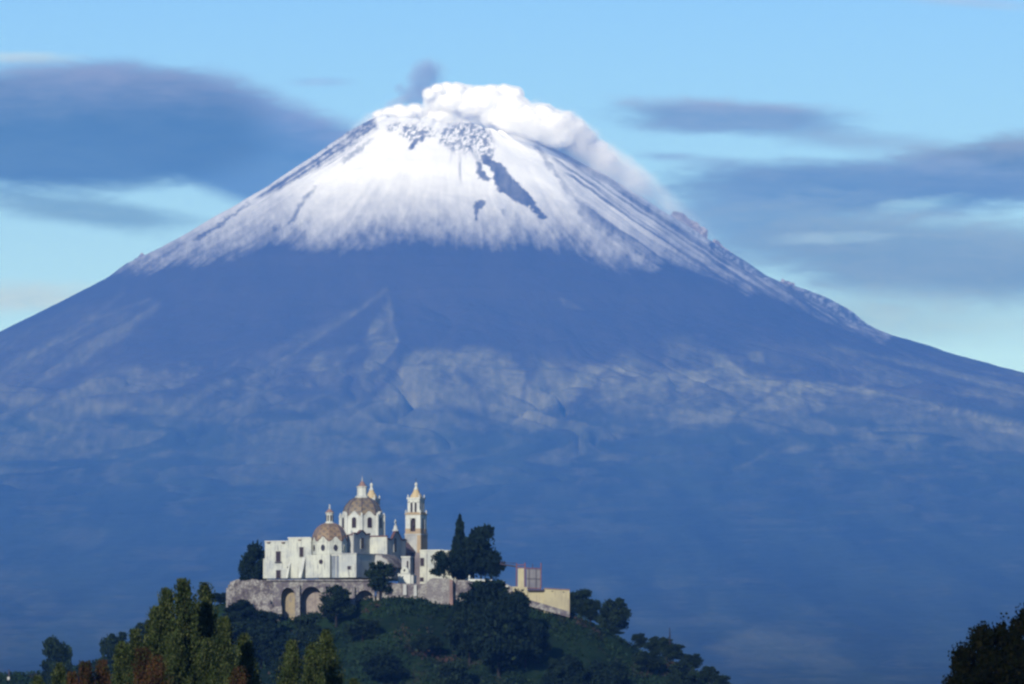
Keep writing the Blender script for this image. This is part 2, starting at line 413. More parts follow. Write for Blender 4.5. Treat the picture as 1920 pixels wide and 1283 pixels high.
LIGHT = [(0.9, [(1240, 702), (1320, 700), (1345, 682), (1400, 715), (1480, 720), (1560, 722), (1640, 735), (1750, 760), (1850, 785), (1930, 802)]), (0.8, [(1330, 662), (1350, 668), (1390, 705), (1440, 735), (1500, 745)]),
    (0.8, [(1085, 704), (1150, 690), (1250, 706), (1330, 722), (1395, 738)]), (0.7, [(1470, 716), (1500, 735), (1532, 768)]), (0.8, [(1480, 726), (1620, 748), (1760, 788), (1930, 818)]), (0.6, [(1130, 762), (1200, 722), (1262, 702)]),
    (0.6, [(950, 800), (1010, 762), (1060, 732), (1112, 700)]), (0.6, [(727, 562), (738, 600), (744, 640)]), (0.5, [(480, 705), (560, 655), (640, 600), (726, 545)]), (0.5, [(1400, 760), (1480, 770), (1560, 800), (1640, 812)]),
    (0.6, [(1150, 800), (1230, 812), (1300, 790), (1372, 772)]), (0.6, [(1560, 650), (1660, 672), (1780, 700), (1930, 742)]), (0.5, [(700, 745), (800, 762), (900, 752), (960, 770)]), (0.5, [(1380, 880), (1440, 850), (1520, 838)]),
    (0.4, [(0, 700), (90, 650), (180, 600), (280, 560)]), (0.4, [(100, 760), (190, 700), (260, 690)]), (0.4, [(560, 760), (610, 740), (660, 760), (720, 800)]), (0.35, [(240, 870), (330, 845), (430, 860)])]
DARK = [(1.0, [(744, 600), (758, 655), (738, 700), (712, 728), (694, 750)]), (0.9, [(648, 745), (662, 712), (652, 690), (690, 668)]), (1.0, [(0, 800), (80, 755), (130, 705), (200, 662), (262, 618)]), (0.8, [(490, 726), (560, 676), (640, 618), (720, 560)]),
    (0.8, [(1000, 690), (988, 720), (980, 748)]), (0.8, [(1145, 690), (1120, 712), (1124, 734)]), (0.8, [(1012, 836), (1060, 790), (1084, 752), (1122, 720)]), (0.8, [(1366, 806), (1392, 770), (1440, 740), (1476, 718)]), (0.9, [(1508, 738), (1524, 775)]),
    (0.8, [(1190, 812), (1240, 806), (1320, 806)]), (0.7, [(20, 745), (100, 680), (190, 620)]), (0.7, [(330, 790), (400, 742), (470, 716), (560, 706)]), (0.8, [(1400, 682), (1440, 694), (1470, 706)]), (0.7, [(820, 750), (870, 775), (940, 800), (1000, 840)]),
    (0.6, [(1580, 740), (1700, 770), (1850, 805)]), (0.6, [(860, 700), (900, 735), (910, 780)]), (0.6, [(1250, 720), (1270, 760), (1210, 800)])]
wx = pxv + jx * 0.5; wy = pyv + jy * 0.5
Lm = lines(wx, wy, LIGHT, 4.5); Dm = lines(wx, wy, DARK, 6.5)
gul2 = fbm(th * 17 + warp * 4.5, lr * 2.4, 5, 116, 0.6)
tex = 0.68 * gul2 + 0.32 * mot
grass = grass * (0.36 + 0.64 * sstep(0.42, 0.57, tex)) * 0.78
band = sstep(640, 720, pyv + jy) * sstep(1000, 800, pyv + jy)
grass = np.maximum(grass, band * (0.06 + 0.40 * sstep(0.44, 0.62, tex)))
grass = np.maximum(grass, sstep(780, 860, pyv) * sstep(0.50, 0.70, 0.5 * gul + 0.5 * fbm(pxv / 70, pyv / 50, 4, 115)) * 0.16)
grass = np.clip((grass + 0.55 * Lm * (0.6 + 0.6 * mot)) * (1 - 0.75 * Dm), 0, 1)
wood = sstep(700, 830, pyv)
idx = np.arange(XX.size, dtype=np.int64).reshape(XX.shape)
quads = np.stack([idx[:-1, :-1], idx[:-1, 1:], idx[1:, 1:], idx[1:, :-1]], -1).reshape(-1, 4)
verts = np.stack([XX, YY, zz], -1).reshape(-1, 3)

mm, t, b = material('volcano_ground', 0.95)
at = t.node('ShaderNodeAttribute', attribute_name='cover')
s_r, s_g, s_b = t.sep(at.outputs['Vector'])
pos = t.node('ShaderNodeNewGeometry').outputs['Position']
pos = t.vmath('MULTIPLY', pos, (1.0, 0.02, 0.55))
nA = t.noise(pos, 0.022, 6, 0.65)
nB = t.noise(pos, 0.006, 5, 0.6)
nC = t.noise(pos, 0.0015, 4, 0.6)
sandc = t.mix(nB, (0.020, 0.019, 0.022), (0.050, 0.044, 0.042))
woodc = t.mix(t.mapr(nB, 0.3, 0.7), (0.006, 0.013, 0.007), (0.022, 0.036, 0.018))
grassc = t.mix(t.mapr(nA, 0.3, 0.7), (0.11, 0.115, 0.065), (0.20, 0.195, 0.115))
c = t.mix(s_b, sandc, woodc)
gm = t.mapr(t.math('ADD', s_g, t.math('MULTIPLY', t.math('SUBTRACT', nA, 0.5), t.mapr(s_g, 0.0, 0.4, 0.0, 0.4))), 0.0, 1.0, smooth=False)
c = t.mix(gm, c, grassc)
sm = t.mapr(t.math('ADD', s_r, t.math('MULTIPLY', t.math('SUBTRACT', nA, 0.5), t.math('MULTIPLY', t.math('MULTIPLY', t.math('SUBTRACT', 1.15, s_r), t.mapr(s_r, 0.0, 0.3)), 1.0))), 0.04, 1.0, smooth=False)
c = t.mix(sm, c, (0.90, 0.91, 0.93))
t.put(b.inputs['Base Color'], c)
bp = t.node('ShaderNodeBump'); bp.inputs['Strength'].default_value = 0.15; bp.inputs['Distance'].default_value = 25
t.put(bp.inputs['Height'], nB); t.l.new(bp.outputs[0], b.inputs['Normal'])
volcano = mesh_np('volcano', verts, quads, mm, smooth=True)
ca_ = volcano.data.color_attributes.new('cover', 'FLOAT_COLOR', 'POINT')
buf = np.stack([snow, grass * (1 - sstep(0.02, 0.4, snow)), wood, np.ones_like(snow)], -1).astype(np.float32)
ca_.data.foreach_set('color', buf.ravel())
tag(volcano, kind='structure')

# the plain
gm_, t, b = material('plain', 0.95)
pos = t.node('ShaderNodeNewGeometry').outputs['Position']
t.put(b.inputs['Base Color'], t.mix(t.mapr(t.noise(pos, 0.01, 5, 0.6), 0.35, 0.65), (0.035, 0.05, 0.02), (0.10, 0.085, 0.045)))
ground = mesh_np('ground', [(-15900, -4900, 0), (15900, -4900, 0), (15900, 57500, 0), (-15900, 57500, 0)], [(0, 1, 2, 3)], gm_)
tag(ground, kind='structure')

#@@OBJECTS
# ------------------------------------------------------------------ mesh kit
class MB:
    def __init__(s): s.v = []; s.f = []
    def add(s, vs, fs):
        n = len(s.v); s.v += [tuple(v) for v in vs]; s.f += [tuple(n + i for i in f) for f in fs]; return s
    def box(s, x1, x2, y1, y2, z1, z2, ins=0.0):
        """box, its top drawn in by ins"""
        vs = [(x1, y1, z1), (x2, y1, z1), (x2, y2, z1), (x1, y2, z1),
              (x1 + ins, y1 + ins, z2), (x2 - ins, y1 + ins, z2), (x2 - ins, y2 - ins, z2), (x1 + ins, y2 - ins, z2)]
        return s.add(vs, [(3, 2, 1, 0), (4, 5, 6, 7), (0, 1, 5, 4), (1, 2, 6, 5), (2, 3, 7, 6), (3, 0, 4, 7)])
    def prism(s, pts, a, b, f):
        """outline pts (2-D) swept from a to b; f maps (p, q, depth) to a point"""
        n = len(pts)
        vs = [f(p, q, a) for p, q in pts] + [f(p, q, b) for p, q in pts]
        return s.add(vs, [tuple(range(n)), tuple(range(2 * n - 1, n - 1, -1))] + [(i, i + n, (i + 1) % n + n, (i + 1) % n) for i in range(n)])
    def lathe(s, cx, cy, prof_, n=8, rot=0.0, lobes=0):
        """rings of (radius, z)"""
        vs = []
        for r_, z in prof_:
            for i in range(n):
                a = 2 * math.pi * (i + 0.5) / n + rot
                vs.append((cx + r_ * math.cos(a), cy + r_ * math.sin(a), z))
        fs = [(k * n + i, k * n + (i + 1) % n, (k + 1) * n + (i + 1) % n, (k + 1) * n + i) for k in range(len(prof_) - 1) for i in range(n)]
        fs += [tuple(range(n - 1, -1, -1)), tuple((len(prof_) - 1) * n + i for i in range(n))]
        return s.add(vs, fs)
    def tube(s, p, q, r1, r2, n=6):
        p = Vector(p); q = Vector(q); d = (q - p).normalized()
        a = d.orthogonal().normalized(); b_ = d.cross(a)
        vs = []
        for c_, r_ in ((p, r1), (q, r2)):
            for i in range(n):
                t_ = 2 * math.pi * i / n
                vs.append(c_ + (a * math.cos(t_) + b_ * math.sin(t_)) * r_)
        return s.add(vs, [(i, (i + 1) % n, (i + 1) % n + n, i + n) for i in range(n)] + [tuple(range(n - 1, -1, -1)), tuple(range(n, 2 * n))])
    def build(s, name, mat, parent=None, scale=1.0, smooth=False, label=None):
        me = bpy.data.meshes.new(name)
        me.from_pydata([(v[0] * scale, v[1] * scale, v[2] * scale) for v in s.v], [], s.f)
        me.update()
        if mat: me.materials.append(mat)
        if smooth:
            for p_ in me.polygons: p_.use_smooth = True
        o = link(bpy.data.objects.new(name, me), parent)
        if label: o['label'] = label
        return o
def empty(name, loc, rz=0.0):
    o = bpy.data.objects.new(name, None); o.location = loc; o.rotation_euler = (0, 0, rz); o.empty_display_size = 1
    return link(o)

# ------------------------------------------------------------------ materials
def coords(t): return t.node('ShaderNodeTexCoord').outputs['Object']
def plaster(name, c1, c2, c3, streak_=0.55, rough=0.85, scale=0.25):
    m, t, b = material(name, rough)
    oc = coords(t); x, y, z = t.sep(oc)
    big = t.noise(oc, scale * 0.8, 5, 0.6)
    run = t.noise(t.xyz(t.math('MULTIPLY', t.math('ADD', x, y), 1.4), t.math('MULTIPLY', t.math('SUBTRACT', x, y), 1.4), t.math('MULTIPLY', z, 0.22)), 1.0, 5, 0.65)
    fine = t.noise(oc, 3.0, 4, 0.6)
    c = t.mix(t.mapr(big, 0.42, 0.66), c1, c2)
    f = t.math('MULTIPLY', t.mapr(run, 0.50, 0.72), streak_)
    c = t.mix(f, c, c3)
    c = t.mix(t.math('MULTIPLY', t.mapr(fine, 0.45, 0.75), 0.22), c, c3)
    t.put(b.inputs['Base Color'], c)
    bp = t.node('ShaderNodeBump'); bp.inputs['Strength'].default_value = 0.3; bp.inputs['Distance'].default_value = 0.05
    t.put(bp.inputs['Height'], fine); t.l.new(bp.outputs[0], b.inputs['Normal'])
    return m
M = {}
M['white'] = plaster('white_limewash', (0.40, 0.415, 0.37), (0.29, 0.31, 0.315), (0.12, 0.12, 0.135), 0.85)
M['trim'] = plaster('white_trim', (0.44, 0.455, 0.42), (0.34, 0.355, 0.345), (0.19, 0.185, 0.185), 0.6)
M['aged'] = plaster('aged_limewash', (0.32, 0.33, 0.325), (0.23, 0.24, 0.25), (0.13, 0.12, 0.135), 0.7)
M['ochre'] = plaster('ochre_paint', (0.29, 0.225, 0.15), (0.24, 0.195, 0.15), (0.16, 0.13, 0.11), 0.6)
M['cap'] = plaster('yellow_tile', (0.38, 0.30, 0.18), (0.31, 0.25, 0.16), (0.22, 0.18, 0.13), 0.4)
M['yellow'] = plaster('pale_yellow_wall', (0.32, 0.29, 0.19), (0.27, 0.245, 0.17), (0.17, 0.14, 0.11), 0.7)
M['red'] = plaster('red_moulding', (0.10, 0.055, 0.06), (0.085, 0.05, 0.06), (0.05, 0.035, 0.04), 0.4)
M['shade_wall'] = plaster('shade_dark_wall', (0.16, 0.145, 0.16), (0.11, 0.10, 0.12), (0.06, 0.05, 0.065), 0.7)  # shadow beside the transept put into the wall colour, with stain streaks
M['niche'] = plaster('pinkish_plaster', (0.22, 0.195, 0.18), (0.16, 0.14, 0.14), (0.11, 0.09, 0.095), 0.8, scale=0.9)
M['niche2'] = plaster('ochre_plaster', (0.23, 0.195, 0.13), (0.18, 0.16, 0.13), (0.12, 0.10, 0.09), 0.8, scale=0.9)
M['blue'] = plaster('shade_blue_plaster', (0.17, 0.20, 0.24), (0.13, 0.15, 0.19), (0.08, 0.085, 0.11), 0.6)  # blue of shadowed gaps put into the plaster colour
M['mesh'] = plaster('grey_sheet', (0.14, 0.14, 0.155), (0.11, 0.11, 0.13), (0.07, 0.065, 0.085), 0.6)
M['redpaint'] = plaster('red_steel', (0.15, 0.065, 0.07), (0.12, 0.055, 0.065), (0.07, 0.045, 0.055), 0.4)
M['darksteel'] = plaster('dark_steel', (0.05, 0.04, 0.06), (0.04, 0.04, 0.05), (0.03, 0.03, 0.04), 0.4)
M['brick'] = plaster('red_brown_stone', (0.20, 0.13, 0.12), (0.14, 0.10, 0.10), (0.08, 0.06, 0.07), 0.6)
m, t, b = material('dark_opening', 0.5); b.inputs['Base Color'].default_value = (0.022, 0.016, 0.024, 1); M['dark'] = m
m, t, b = material('window_glass', 0.15); b.inputs['Base Color'].default_value = (0.025, 0.022, 0.032, 1); b.inputs['Specular IOR Level'].default_value = 0.4; M['glass'] = m
def stone(name, c1, c2, c3, sc=0.45):
    m, t, b = material(name, 0.95)
    oc = coords(t)
    n0 = t.noise(oc, sc, 6, 0.65, 0.4)
    n1_ = t.noise(oc, sc * 4.5, 5, 0.7)
    v = t.node('ShaderNodeTexVoronoi'); t.put(v.inputs['Vector'], oc); v.inputs['Scale'].default_value = 1.6
    c = t.mix(t.mapr(n0, 0.42, 0.58), c1, c2)
    c = t.mix(t.math('MULTIPLY', t.mapr(n1_, 0.48, 0.68), 0.8), c, c3)
    c = t.mix(t.math('MULTIPLY', t.mapr(v.outputs['Distance'], 0.35, 0.65), 0.35), c, c3)
    t.put(b.inputs['Base Color'], c)
    bp = t.node('ShaderNodeBump'); bp.inputs['Strength'].default_value = 0.9; bp.inputs['Distance'].default_value = 0.35
    t.put(bp.inputs['Height'], n1_); t.l.new(bp.outputs[0], b.inputs['Normal'])
    return m
M['stone'] = stone('rubble_stone', (0.10, 0.09, 0.10), (0.27, 0.26, 0.25), (0.045, 0.036, 0.05))
M['stone2'] = stone('worn_render_on_stone', (0.26, 0.255, 0.24), (0.11, 0.10, 0.115), (0.06, 0.05, 0.068))
M['bastion'] = stone('pale_worn_stone', (0.25, 0.245, 0.235), (0.17, 0.16, 0.165), (0.09, 0.08, 0.09))
M['lava'] = stone('lava_rock', (0.12, 0.10, 0.105), (0.36, 0.34, 0.35), (0.07, 0.055, 0.06), 0.05)
# glazed tiles of the domes, laid as a lozenge pattern
def tiles(name, c1, c2, c3, cx, cy, rows_):
    m, t, b = material(name, 0.45)
    b.inputs['Specular IOR Level'].default_value = 0.3
    x, y, z = t.sep(coords(t))
    ang_ = t.math('MULTIPLY', t.math('ARCTAN2', t.math('SUBTRACT', y, cy), t.math('SUBTRACT', x, cx)), 12 / math.pi)
    zz_ = t.math('MULTIPLY', z, rows_)
    a1 = t.math('PINGPONG', t.math('ADD', ang_, zz_), 1.0); a2 = t.math('PINGPONG', t.math('SUBTRACT', ang_, zz_), 1.0)
    loz = t.math('MULTIPLY', t.mapr(a1, 0.35, 0.65), t.mapr(a2, 0.35, 0.65))
    nz = t.noise(coords(t), 0.9, 5, 0.65)
    c = t.mix(loz, c1, c2)
    c = t.mix(t.mapr(nz, 0.42, 0.70), c, c3)
    t.put(b.inputs['Base Color'], c)
    return m

# ------------------------------------------------------------------ the hill
UH = 2300 / (FPX * math.cos(PITCH))
CREST = [(-1800, 1389), (-500, 1345), (-160, 1272), (0, 1265), (50, 1264), (90, 1260), (150, 1250), (200, 1235), (260, 1205), (330, 1172), (400, 1136), (430, 1128), (480, 1146), (520, 1156), (560, 1164), (600, 1148), (650, 1140), (690, 1122), (740, 1113), (800, 1117), (830, 1126), (860, 1125), (900, 1116), (945, 1112), (985, 1124), (1068, 1150), (1120, 1176), (1180, 1208), (1210, 1226), (1250, 1238), (1310, 1263), (1368, 1288), (1500, 1335), (1700, 1372), (2400, 1390)]
CRX = np.array([P(X, Y, 2268).x for X, Y in CREST]); CRZ = np.array([P(X, Y, 2268).z for X, Y in CREST])
def hill_z(x, y):
    x = np.asarray(x, float); y = np.asarray(y, float)
    xs = x * 2268 / np.clip(y, 1500, 4000)
    cz_ = np.interp(xs, CRX, CRZ)
    f = 2266 + 3 * (fbm(x / 30, x * 0, 2, 7) - 0.5)
    s_ = 0.42 + 0.16 * (fbm(x / 60, y / 60, 2, 9) - 0.5)
    fr = cz_ - np.clip(f - y, 0, None) * s_
    bk = cz_ - np.clip(y - 2345, 0, None) * 0.5
    z = np.minimum(fr, bk)
    z = z + (fbm(x / 9, y / 9, 4, 19) - 0.5) * 1.6 * sstep(0, 4, z) * sstep(2266, 2258, y)
    return np.where(z < 0.02, -0.4, z)
hx = np.arange(-420, 260, 1.7); hy = np.concatenate([np.arange(2080, 2275, 1.7), np.arange(2275, 2500, 7.0)])
HX, HY = np.meshgrid(hx, hy)
HZ = hill_z(HX, HY)
hi = np.arange(HX.size).reshape(HX.shape)
hq = np.stack([hi[:-1, :-1], hi[:-1, 1:], hi[1:, 1:], hi[1:, :-1]], -1).reshape(-1, 4)
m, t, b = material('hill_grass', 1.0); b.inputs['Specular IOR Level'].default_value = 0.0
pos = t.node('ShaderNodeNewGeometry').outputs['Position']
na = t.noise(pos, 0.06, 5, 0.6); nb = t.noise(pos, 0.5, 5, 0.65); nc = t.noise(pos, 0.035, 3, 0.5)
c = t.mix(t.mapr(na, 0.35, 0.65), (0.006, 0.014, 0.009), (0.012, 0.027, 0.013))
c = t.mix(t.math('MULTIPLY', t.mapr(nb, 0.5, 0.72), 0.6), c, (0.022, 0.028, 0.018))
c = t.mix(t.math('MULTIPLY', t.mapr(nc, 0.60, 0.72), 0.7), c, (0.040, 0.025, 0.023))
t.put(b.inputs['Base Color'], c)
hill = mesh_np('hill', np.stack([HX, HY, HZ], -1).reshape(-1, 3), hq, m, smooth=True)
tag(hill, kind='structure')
def hz_(x, y): return float(hill_z(np.array([x]), np.array([y]))[0])

# ------------------------------------------------------------------ foliage
rng = np.random.default_rng(7)
def leaf_mesh(name, pts, size, mat, up=0.0, parent=None, long=1.5):
    """one small bent leaf spray (two triangles as a quad) at every point"""
    n = len(pts)
    a = rng.normal(size=(n, 3)); a[:, 2] += up; a /= np.linalg.norm(a, axis=1)[:, None]
    b_ = rng.normal(size=(n, 3)); b_ -= (a * b_).sum(1)[:, None] * a; b_ /= np.linalg.norm(b_, axis=1)[:, None]
    nrm = np.cross(a, b_)
    s_ = size * rng.uniform(0.55, 1.35, (n, 1))
    v0 = pts - a * s_ * 0.5 * long; v2 = pts + a * s_ * 0.5 * long
    v1 = pts + b_ * s_ * 0.5 + nrm * s_ * 0.15; v3 = pts - b_ * s_ * 0.5 + nrm * s_ * 0.15
    V = np.stack([v0, v1, v2, v3], 1).reshape(-1, 3)
    F = np.arange(4 * n).reshape(n, 4)
    return V, F
def foliage(name, c1, c2, c3, sc, hue=None):
    m, t, b = material(name, 0.8)
    pos_ = t.node('ShaderNodeNewGeometry').outputs['Position']
    rnd = t.node('ShaderNodeNewGeometry').outputs['Random Per Island']
    n0 = t.noise(pos_, sc, 4, 0.6)
    c = t.mix(t.mapr(n0, 0.35, 0.65), c1, c2)
    c = t.mix(t.mapr(rnd, 0.55, 1.0), c, c3)
    t.put(b.inputs['Base Color'], c)
    b.inputs['Specular IOR Level'].default_value = 0.0; b.inputs['Roughness'].default_value = 1.0
    return m
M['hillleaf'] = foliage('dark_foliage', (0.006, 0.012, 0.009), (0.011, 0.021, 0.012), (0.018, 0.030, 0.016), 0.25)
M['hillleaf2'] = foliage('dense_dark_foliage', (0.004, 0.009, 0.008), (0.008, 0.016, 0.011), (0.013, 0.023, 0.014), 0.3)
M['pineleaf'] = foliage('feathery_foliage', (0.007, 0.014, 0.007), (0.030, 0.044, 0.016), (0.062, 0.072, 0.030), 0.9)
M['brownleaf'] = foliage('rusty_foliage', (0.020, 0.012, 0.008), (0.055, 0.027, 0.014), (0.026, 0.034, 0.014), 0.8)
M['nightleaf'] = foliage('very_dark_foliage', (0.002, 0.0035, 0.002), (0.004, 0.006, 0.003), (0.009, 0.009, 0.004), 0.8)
M['bark'] = plaster('bark', (0.018, 0.015, 0.013), (0.014, 0.012, 0.011), (0.01, 0.009, 0.008), 0.6)

def shell_pts(n, cx, cy, cz_, rx, ry, rz, fill=0.45):
    d_ = rng.normal(size=(n, 3)); d_ /= np.linalg.norm(d_, axis=1)[:, None]
    r_ = rng.uniform(fill, 1.0, (n, 1)) ** 0.7
    lump = 1 + 0.16 * np.sin(d_[:, :1] * 5 + cx * 3) + 0.14 * np.sin(d_[:, 2:] * 7 + d_[:, 1:2] * 5 + cy)
    return np.array([[cx, cy, cz_]]) + d_ * r_ * lump * np.array([[rx, ry, rz]])
def unit(p):
    """fit a crown into width 1 and top at 1"""
    q = np.percentile(np.hypot(p[:, 0], p[:, 1]), 98.5) * 2
    p = p.copy(); p[:, :2] /= q; p[:, 2] /= np.percentile(p[:, 2], 99.7)
    return p
def round_crown(seed, n=4200, k=24, low=0.10):
    """bushy crown of many lobes from close to the ground up to 1"""
    rr_ = random.Random(seed); out = []
    for i in range(k):
        a = rr_.uniform(0, 6.28); z = low + 0.12 + (0.80 - low) * rr_.random() ** 0.8
        q = 0.36 * math.sqrt(max(0.08, 1 - ((z - 0.50) / 0.48) ** 2)) * rr_.uniform(0.5, 1.1)
        s_ = rr_.uniform(0.09, 0.17)
        out.append(shell_pts(n // k, q * math.cos(a), q * math.sin(a), z, s_, s_, s_ * 0.8, 0.2))
    out.append(shell_pts(n // 3, 0, 0, 0.50, 0.34, 0.34, 0.36, 0.1))
    return unit(np.concatenate(out))
def dome_crown(seed, n=60000, k=110, asp=2.9):
    """closed dome of small lobes over a full core, for the near dark trees; asp is height over width"""
    rr_ = random.Random(seed); out = []
    for i in range(k):
        a = rr_.uniform(0, 6.28); f = rr_.random() ** 0.8
        z = 0.66 + 0.30 * f; q = 0.43 * math.sqrt(max(0.0, 1 - ((z - 0.66) / 0.31) ** 2))
        if rr_.random() < 0.3: z = rr_.uniform(0.25, 0.66); q = 0.43
        s_ = rr_.uniform(0.05, 0.11)
        out.append(shell_pts(n // k, q * math.cos(a), q * math.sin(a), z, s_, s_, s_ / asp * 1.3, 0.1))
    out.append(shell_pts(n // 4, 0, 0, 0.66, 0.42, 0.42, 0.29, 0.6))
    p = np.concatenate(out); p[:, 2] /= np.percentile(p[:, 2], 99.9); return p
def spindle_crown(seed, n=2600, pw=0.7):
    rr_ = np.random.default_rng(seed)
    z = rr_.uniform(0.04, 1.0, n); a = rr_.uniform(0, 6.28, n)
    prof_ = 0.5 * np.minimum(1, ((1 - z) / 0.9) ** pw) * np.minimum(1, z / 0.15) * (1 + 0.22 * np.sin(z * 23 + a * 2 + seed) + 0.1 * np.sin(z * 51 + a * 3))
    q = prof_ * rr_.uniform(0.2, 1, n) ** 0.5
    return np.stack([q * np.cos(a), q * np.sin(a), z + rr_.normal(size=n) * 0.01], 1)
def brush_crown(seed, n=9000, nb_=60, w=0.32):
    """feathery upright crown of ascending sprays, height 1, for the near trees; closest near the tip"""
    rr_ = np.random.default_rng(seed); out = []
    for i in range(nb_):
        z0 = 0.25 + 0.74 * (i / nb_) ** 0.55; a = rr_.uniform(0, 6.28)
        L = (0.018 + w * (1 - z0) ** 0.9) * rr_.uniform(0.55, 1.2)
        m_ = max(60, int(n / nb_ * (0.35 + 2.2 * (1 - z0)) * rr_.uniform(0.5, 1.5)))
        s_ = rr_.uniform(0.0, 1.0, m_) ** 0.75
        bend = L * (s_ * 0.85); up_ = L * (0.05 * s_ + 0.55 * s_ ** 2)
        r_ = 0.007 + 0.20 * L * (1 - s_ * 0.7)
        p = np.stack([bend * math.cos(a), bend * math.sin(a), z0 + up_], 1) + rr_.normal(size=(m_, 3)) * r_[:, None] * np.array([[0.8, 0.8, 1.1]])
        out.append(p)
    tip = np.stack([rr_.normal(size=160) * 0.005, rr_.normal(size=160) * 0.005, rr_.uniform(0.93, 1.0, 160)], 1)
    out.append(tip)
    p = np.concatenate(out); p = p[p[:, 2] < 1.005]
    return p
def trunk_mesh(name, z1=0.62, r=0.035, limbs=4, seed=0):
    rr_ = random.Random(seed); mb = MB()
    mb.tube((0, 0, -0.12), (0, 0, 0.25), r, r * 0.8); mb.tube((0, 0, 0.25), (0.01, 0, z1), r * 0.8, r * 0.25)
    for i in range(limbs):
        a = rr_.uniform(0, 6.28); z = rr_.uniform(0.2, 0.45)
        mb.tube((0, 0, z), (0.26 * math.cos(a), 0.26 * math.sin(a), z + rr_.uniform(0.12, 0.25)), r * 0.5, r * 0.14, 5)
    me = bpy.data.meshes.new(name)
    me.from_pydata(mb.v, [], mb.f); me.materials.append(M['bark']); return me
def crown_mesh(name, pts, size, mat, up=0.0, long=1.5, asp=1.0):
    k_ = np.array([[1, 1, asp]])
    V, F = leaf_mesh(name, pts * k_, size, mat, up, long=long)
    V = V / k_
    o = mesh_np(name, V, F, mat); me = o.data; bpy.data.objects.remove(o); return me
CR = {
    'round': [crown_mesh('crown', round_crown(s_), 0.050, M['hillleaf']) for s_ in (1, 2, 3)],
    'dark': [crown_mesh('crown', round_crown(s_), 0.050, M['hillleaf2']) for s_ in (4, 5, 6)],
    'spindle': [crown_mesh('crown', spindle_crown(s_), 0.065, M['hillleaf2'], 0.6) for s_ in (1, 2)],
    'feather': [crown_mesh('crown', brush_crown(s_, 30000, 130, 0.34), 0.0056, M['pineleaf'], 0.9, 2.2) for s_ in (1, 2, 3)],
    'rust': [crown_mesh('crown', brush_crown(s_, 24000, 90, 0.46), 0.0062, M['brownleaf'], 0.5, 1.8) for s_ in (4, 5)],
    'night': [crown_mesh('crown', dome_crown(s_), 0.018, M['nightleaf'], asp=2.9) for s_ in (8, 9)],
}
TRK = [trunk_mesh('trunk', 0.6, 0.03, 4, s_) for s_ in (1, 2)] + [trunk_mesh('trunk', 0.9, 0.014, 0, 3)]
tcount = {}
def tree(name, cat, kind_, X, Ytop, W, d, label, group, var=None, z0=None, zs=None):
    """a tree whose crown centre shows at X, its tip at Ytop, W photograph pixels wide, standing d metres away"""
    k = tcount.get(kind_, 0); tcount[kind_] = k + 1
    top = P(X, Ytop, d)
    base = hz_(top.x, d) if z0 is None else z0
    H = max(2.0, top.z - base); Wm = W * d / FPX
    root = empty(name, (top.x, d, base), random.Random(X * 7 + Ytop).uniform(0, 6.28))
    tag(root, label, cat, group)
    vs = CR[kind_]; me = vs[(k if var is None else var) % len(vs)]
    c_ = link(bpy.data.objects.new('crown', me), root); c_.scale = (Wm, Wm, H)
    tk = TRK[2] if kind_ in ('spindle', 'feather', 'rust') else TRK[k % 2]
    o = link(bpy.data.objects.new('trunk', tk), root)
    if kind_ in ('feather', 'rust', 'spindle'): o.scale = (max(Wm, 0.3 * H) , max(Wm, 0.3 * H), H)
    else: o.scale = (Wm, Wm, H)
    return root
HILLTREES = 'trees growing on the church hill'
def T(*a, **k): return tree('broadleaf_tree', 'tree', *a, group=HILLTREES, **k)
T('dark', 478, 1022, 58, 2296, 'dark round tree against the left end wall of the white church')
T('dark', 462, 1044, 34, 2300, 'smaller dark tree at the left edge of the clump beside the church', var=1)
T('round', 712, 1054, 54, 2262, 'round dark tree standing alone in front of the middle of the white church', z0=P(712, 1120, 2262).z)
T('round', 630, 1100, 72, 2254, 'leafy bush-like tree covering the stone wall between the second and third arch', z0=P(630, 1168, 2254).z)
T('dark', 832, 1034, 50, 2276, 'small open tree in front of the low white wing right of the tower', z0=P(832, 1092, 2276).z)
tree('cypress', 'cypress', 'spindle', 862, 968, 44, 2290, 'tall pointed cypress right of the church', None, z0=P(862, 1090, 2290).z)
T('dark', 902, 988, 62, 2292, 'tall blunt-topped dark tree just right of the pointed cypress', z0=P(903, 1092, 2292).z, var=1)
T('dark', 888, 1008, 76, 2288, 'broad dark tree between the pointed cypress and the tall blunt-topped tree', z0=P(888, 1093, 2288).z)
T('dark', 868, 1022, 62, 2284, 'dark tree at the foot of the pointed cypress', z0=P(868, 1093, 2284).z)
T('dark', 922, 1034, 48, 2286, 'dark tree at the right edge of the clump beside the red steel frame', z0=P(922, 1094, 2286).z)
T('dark', 912, 1090, 108, 2240, 'wide dark tree hanging over the terrace wall below the cypress')
T('dark', 960, 1106, 70, 2238, 'dark tree in front of the left end of the pale yellow wall')
T('dark', 880, 1128, 90, 2222, 'big dark tree on the slope below the terrace wall, left one of the hillside clump')
T('dark', 935, 1140, 110, 2214, 'largest dark tree in the middle of the hillside clump')
T('dark', 985, 1160, 70, 2222, 'dark tree on the right side of the hillside clump below the yellow wall')
T('round', 1088, 1106, 54, 2292, 'dark round tree directly behind the right end of the yellow wall')
T('round', 1107, 1124, 44, 2290, 'lower tree tucked between the yellow wall tree and the round skyline tree')
T('round', 1151, 1124, 62, 2286, 'round tree with sky showing under its crown on the right skyline of the hill')
T('round', 1150, 1178, 40, 2268, 'low bush-like tree on the slope just under the round skyline tree')
T('round', 1199, 1188, 30, 2280, 'small separate tree on the right skyline between two gaps')
T('round', 1237, 1195, 56, 2276, 'dark tree with a flat top beside the thin pole on the right skyline')
T('round', 1262, 1208, 50, 2270, 'dark tree just right of the thin pole')
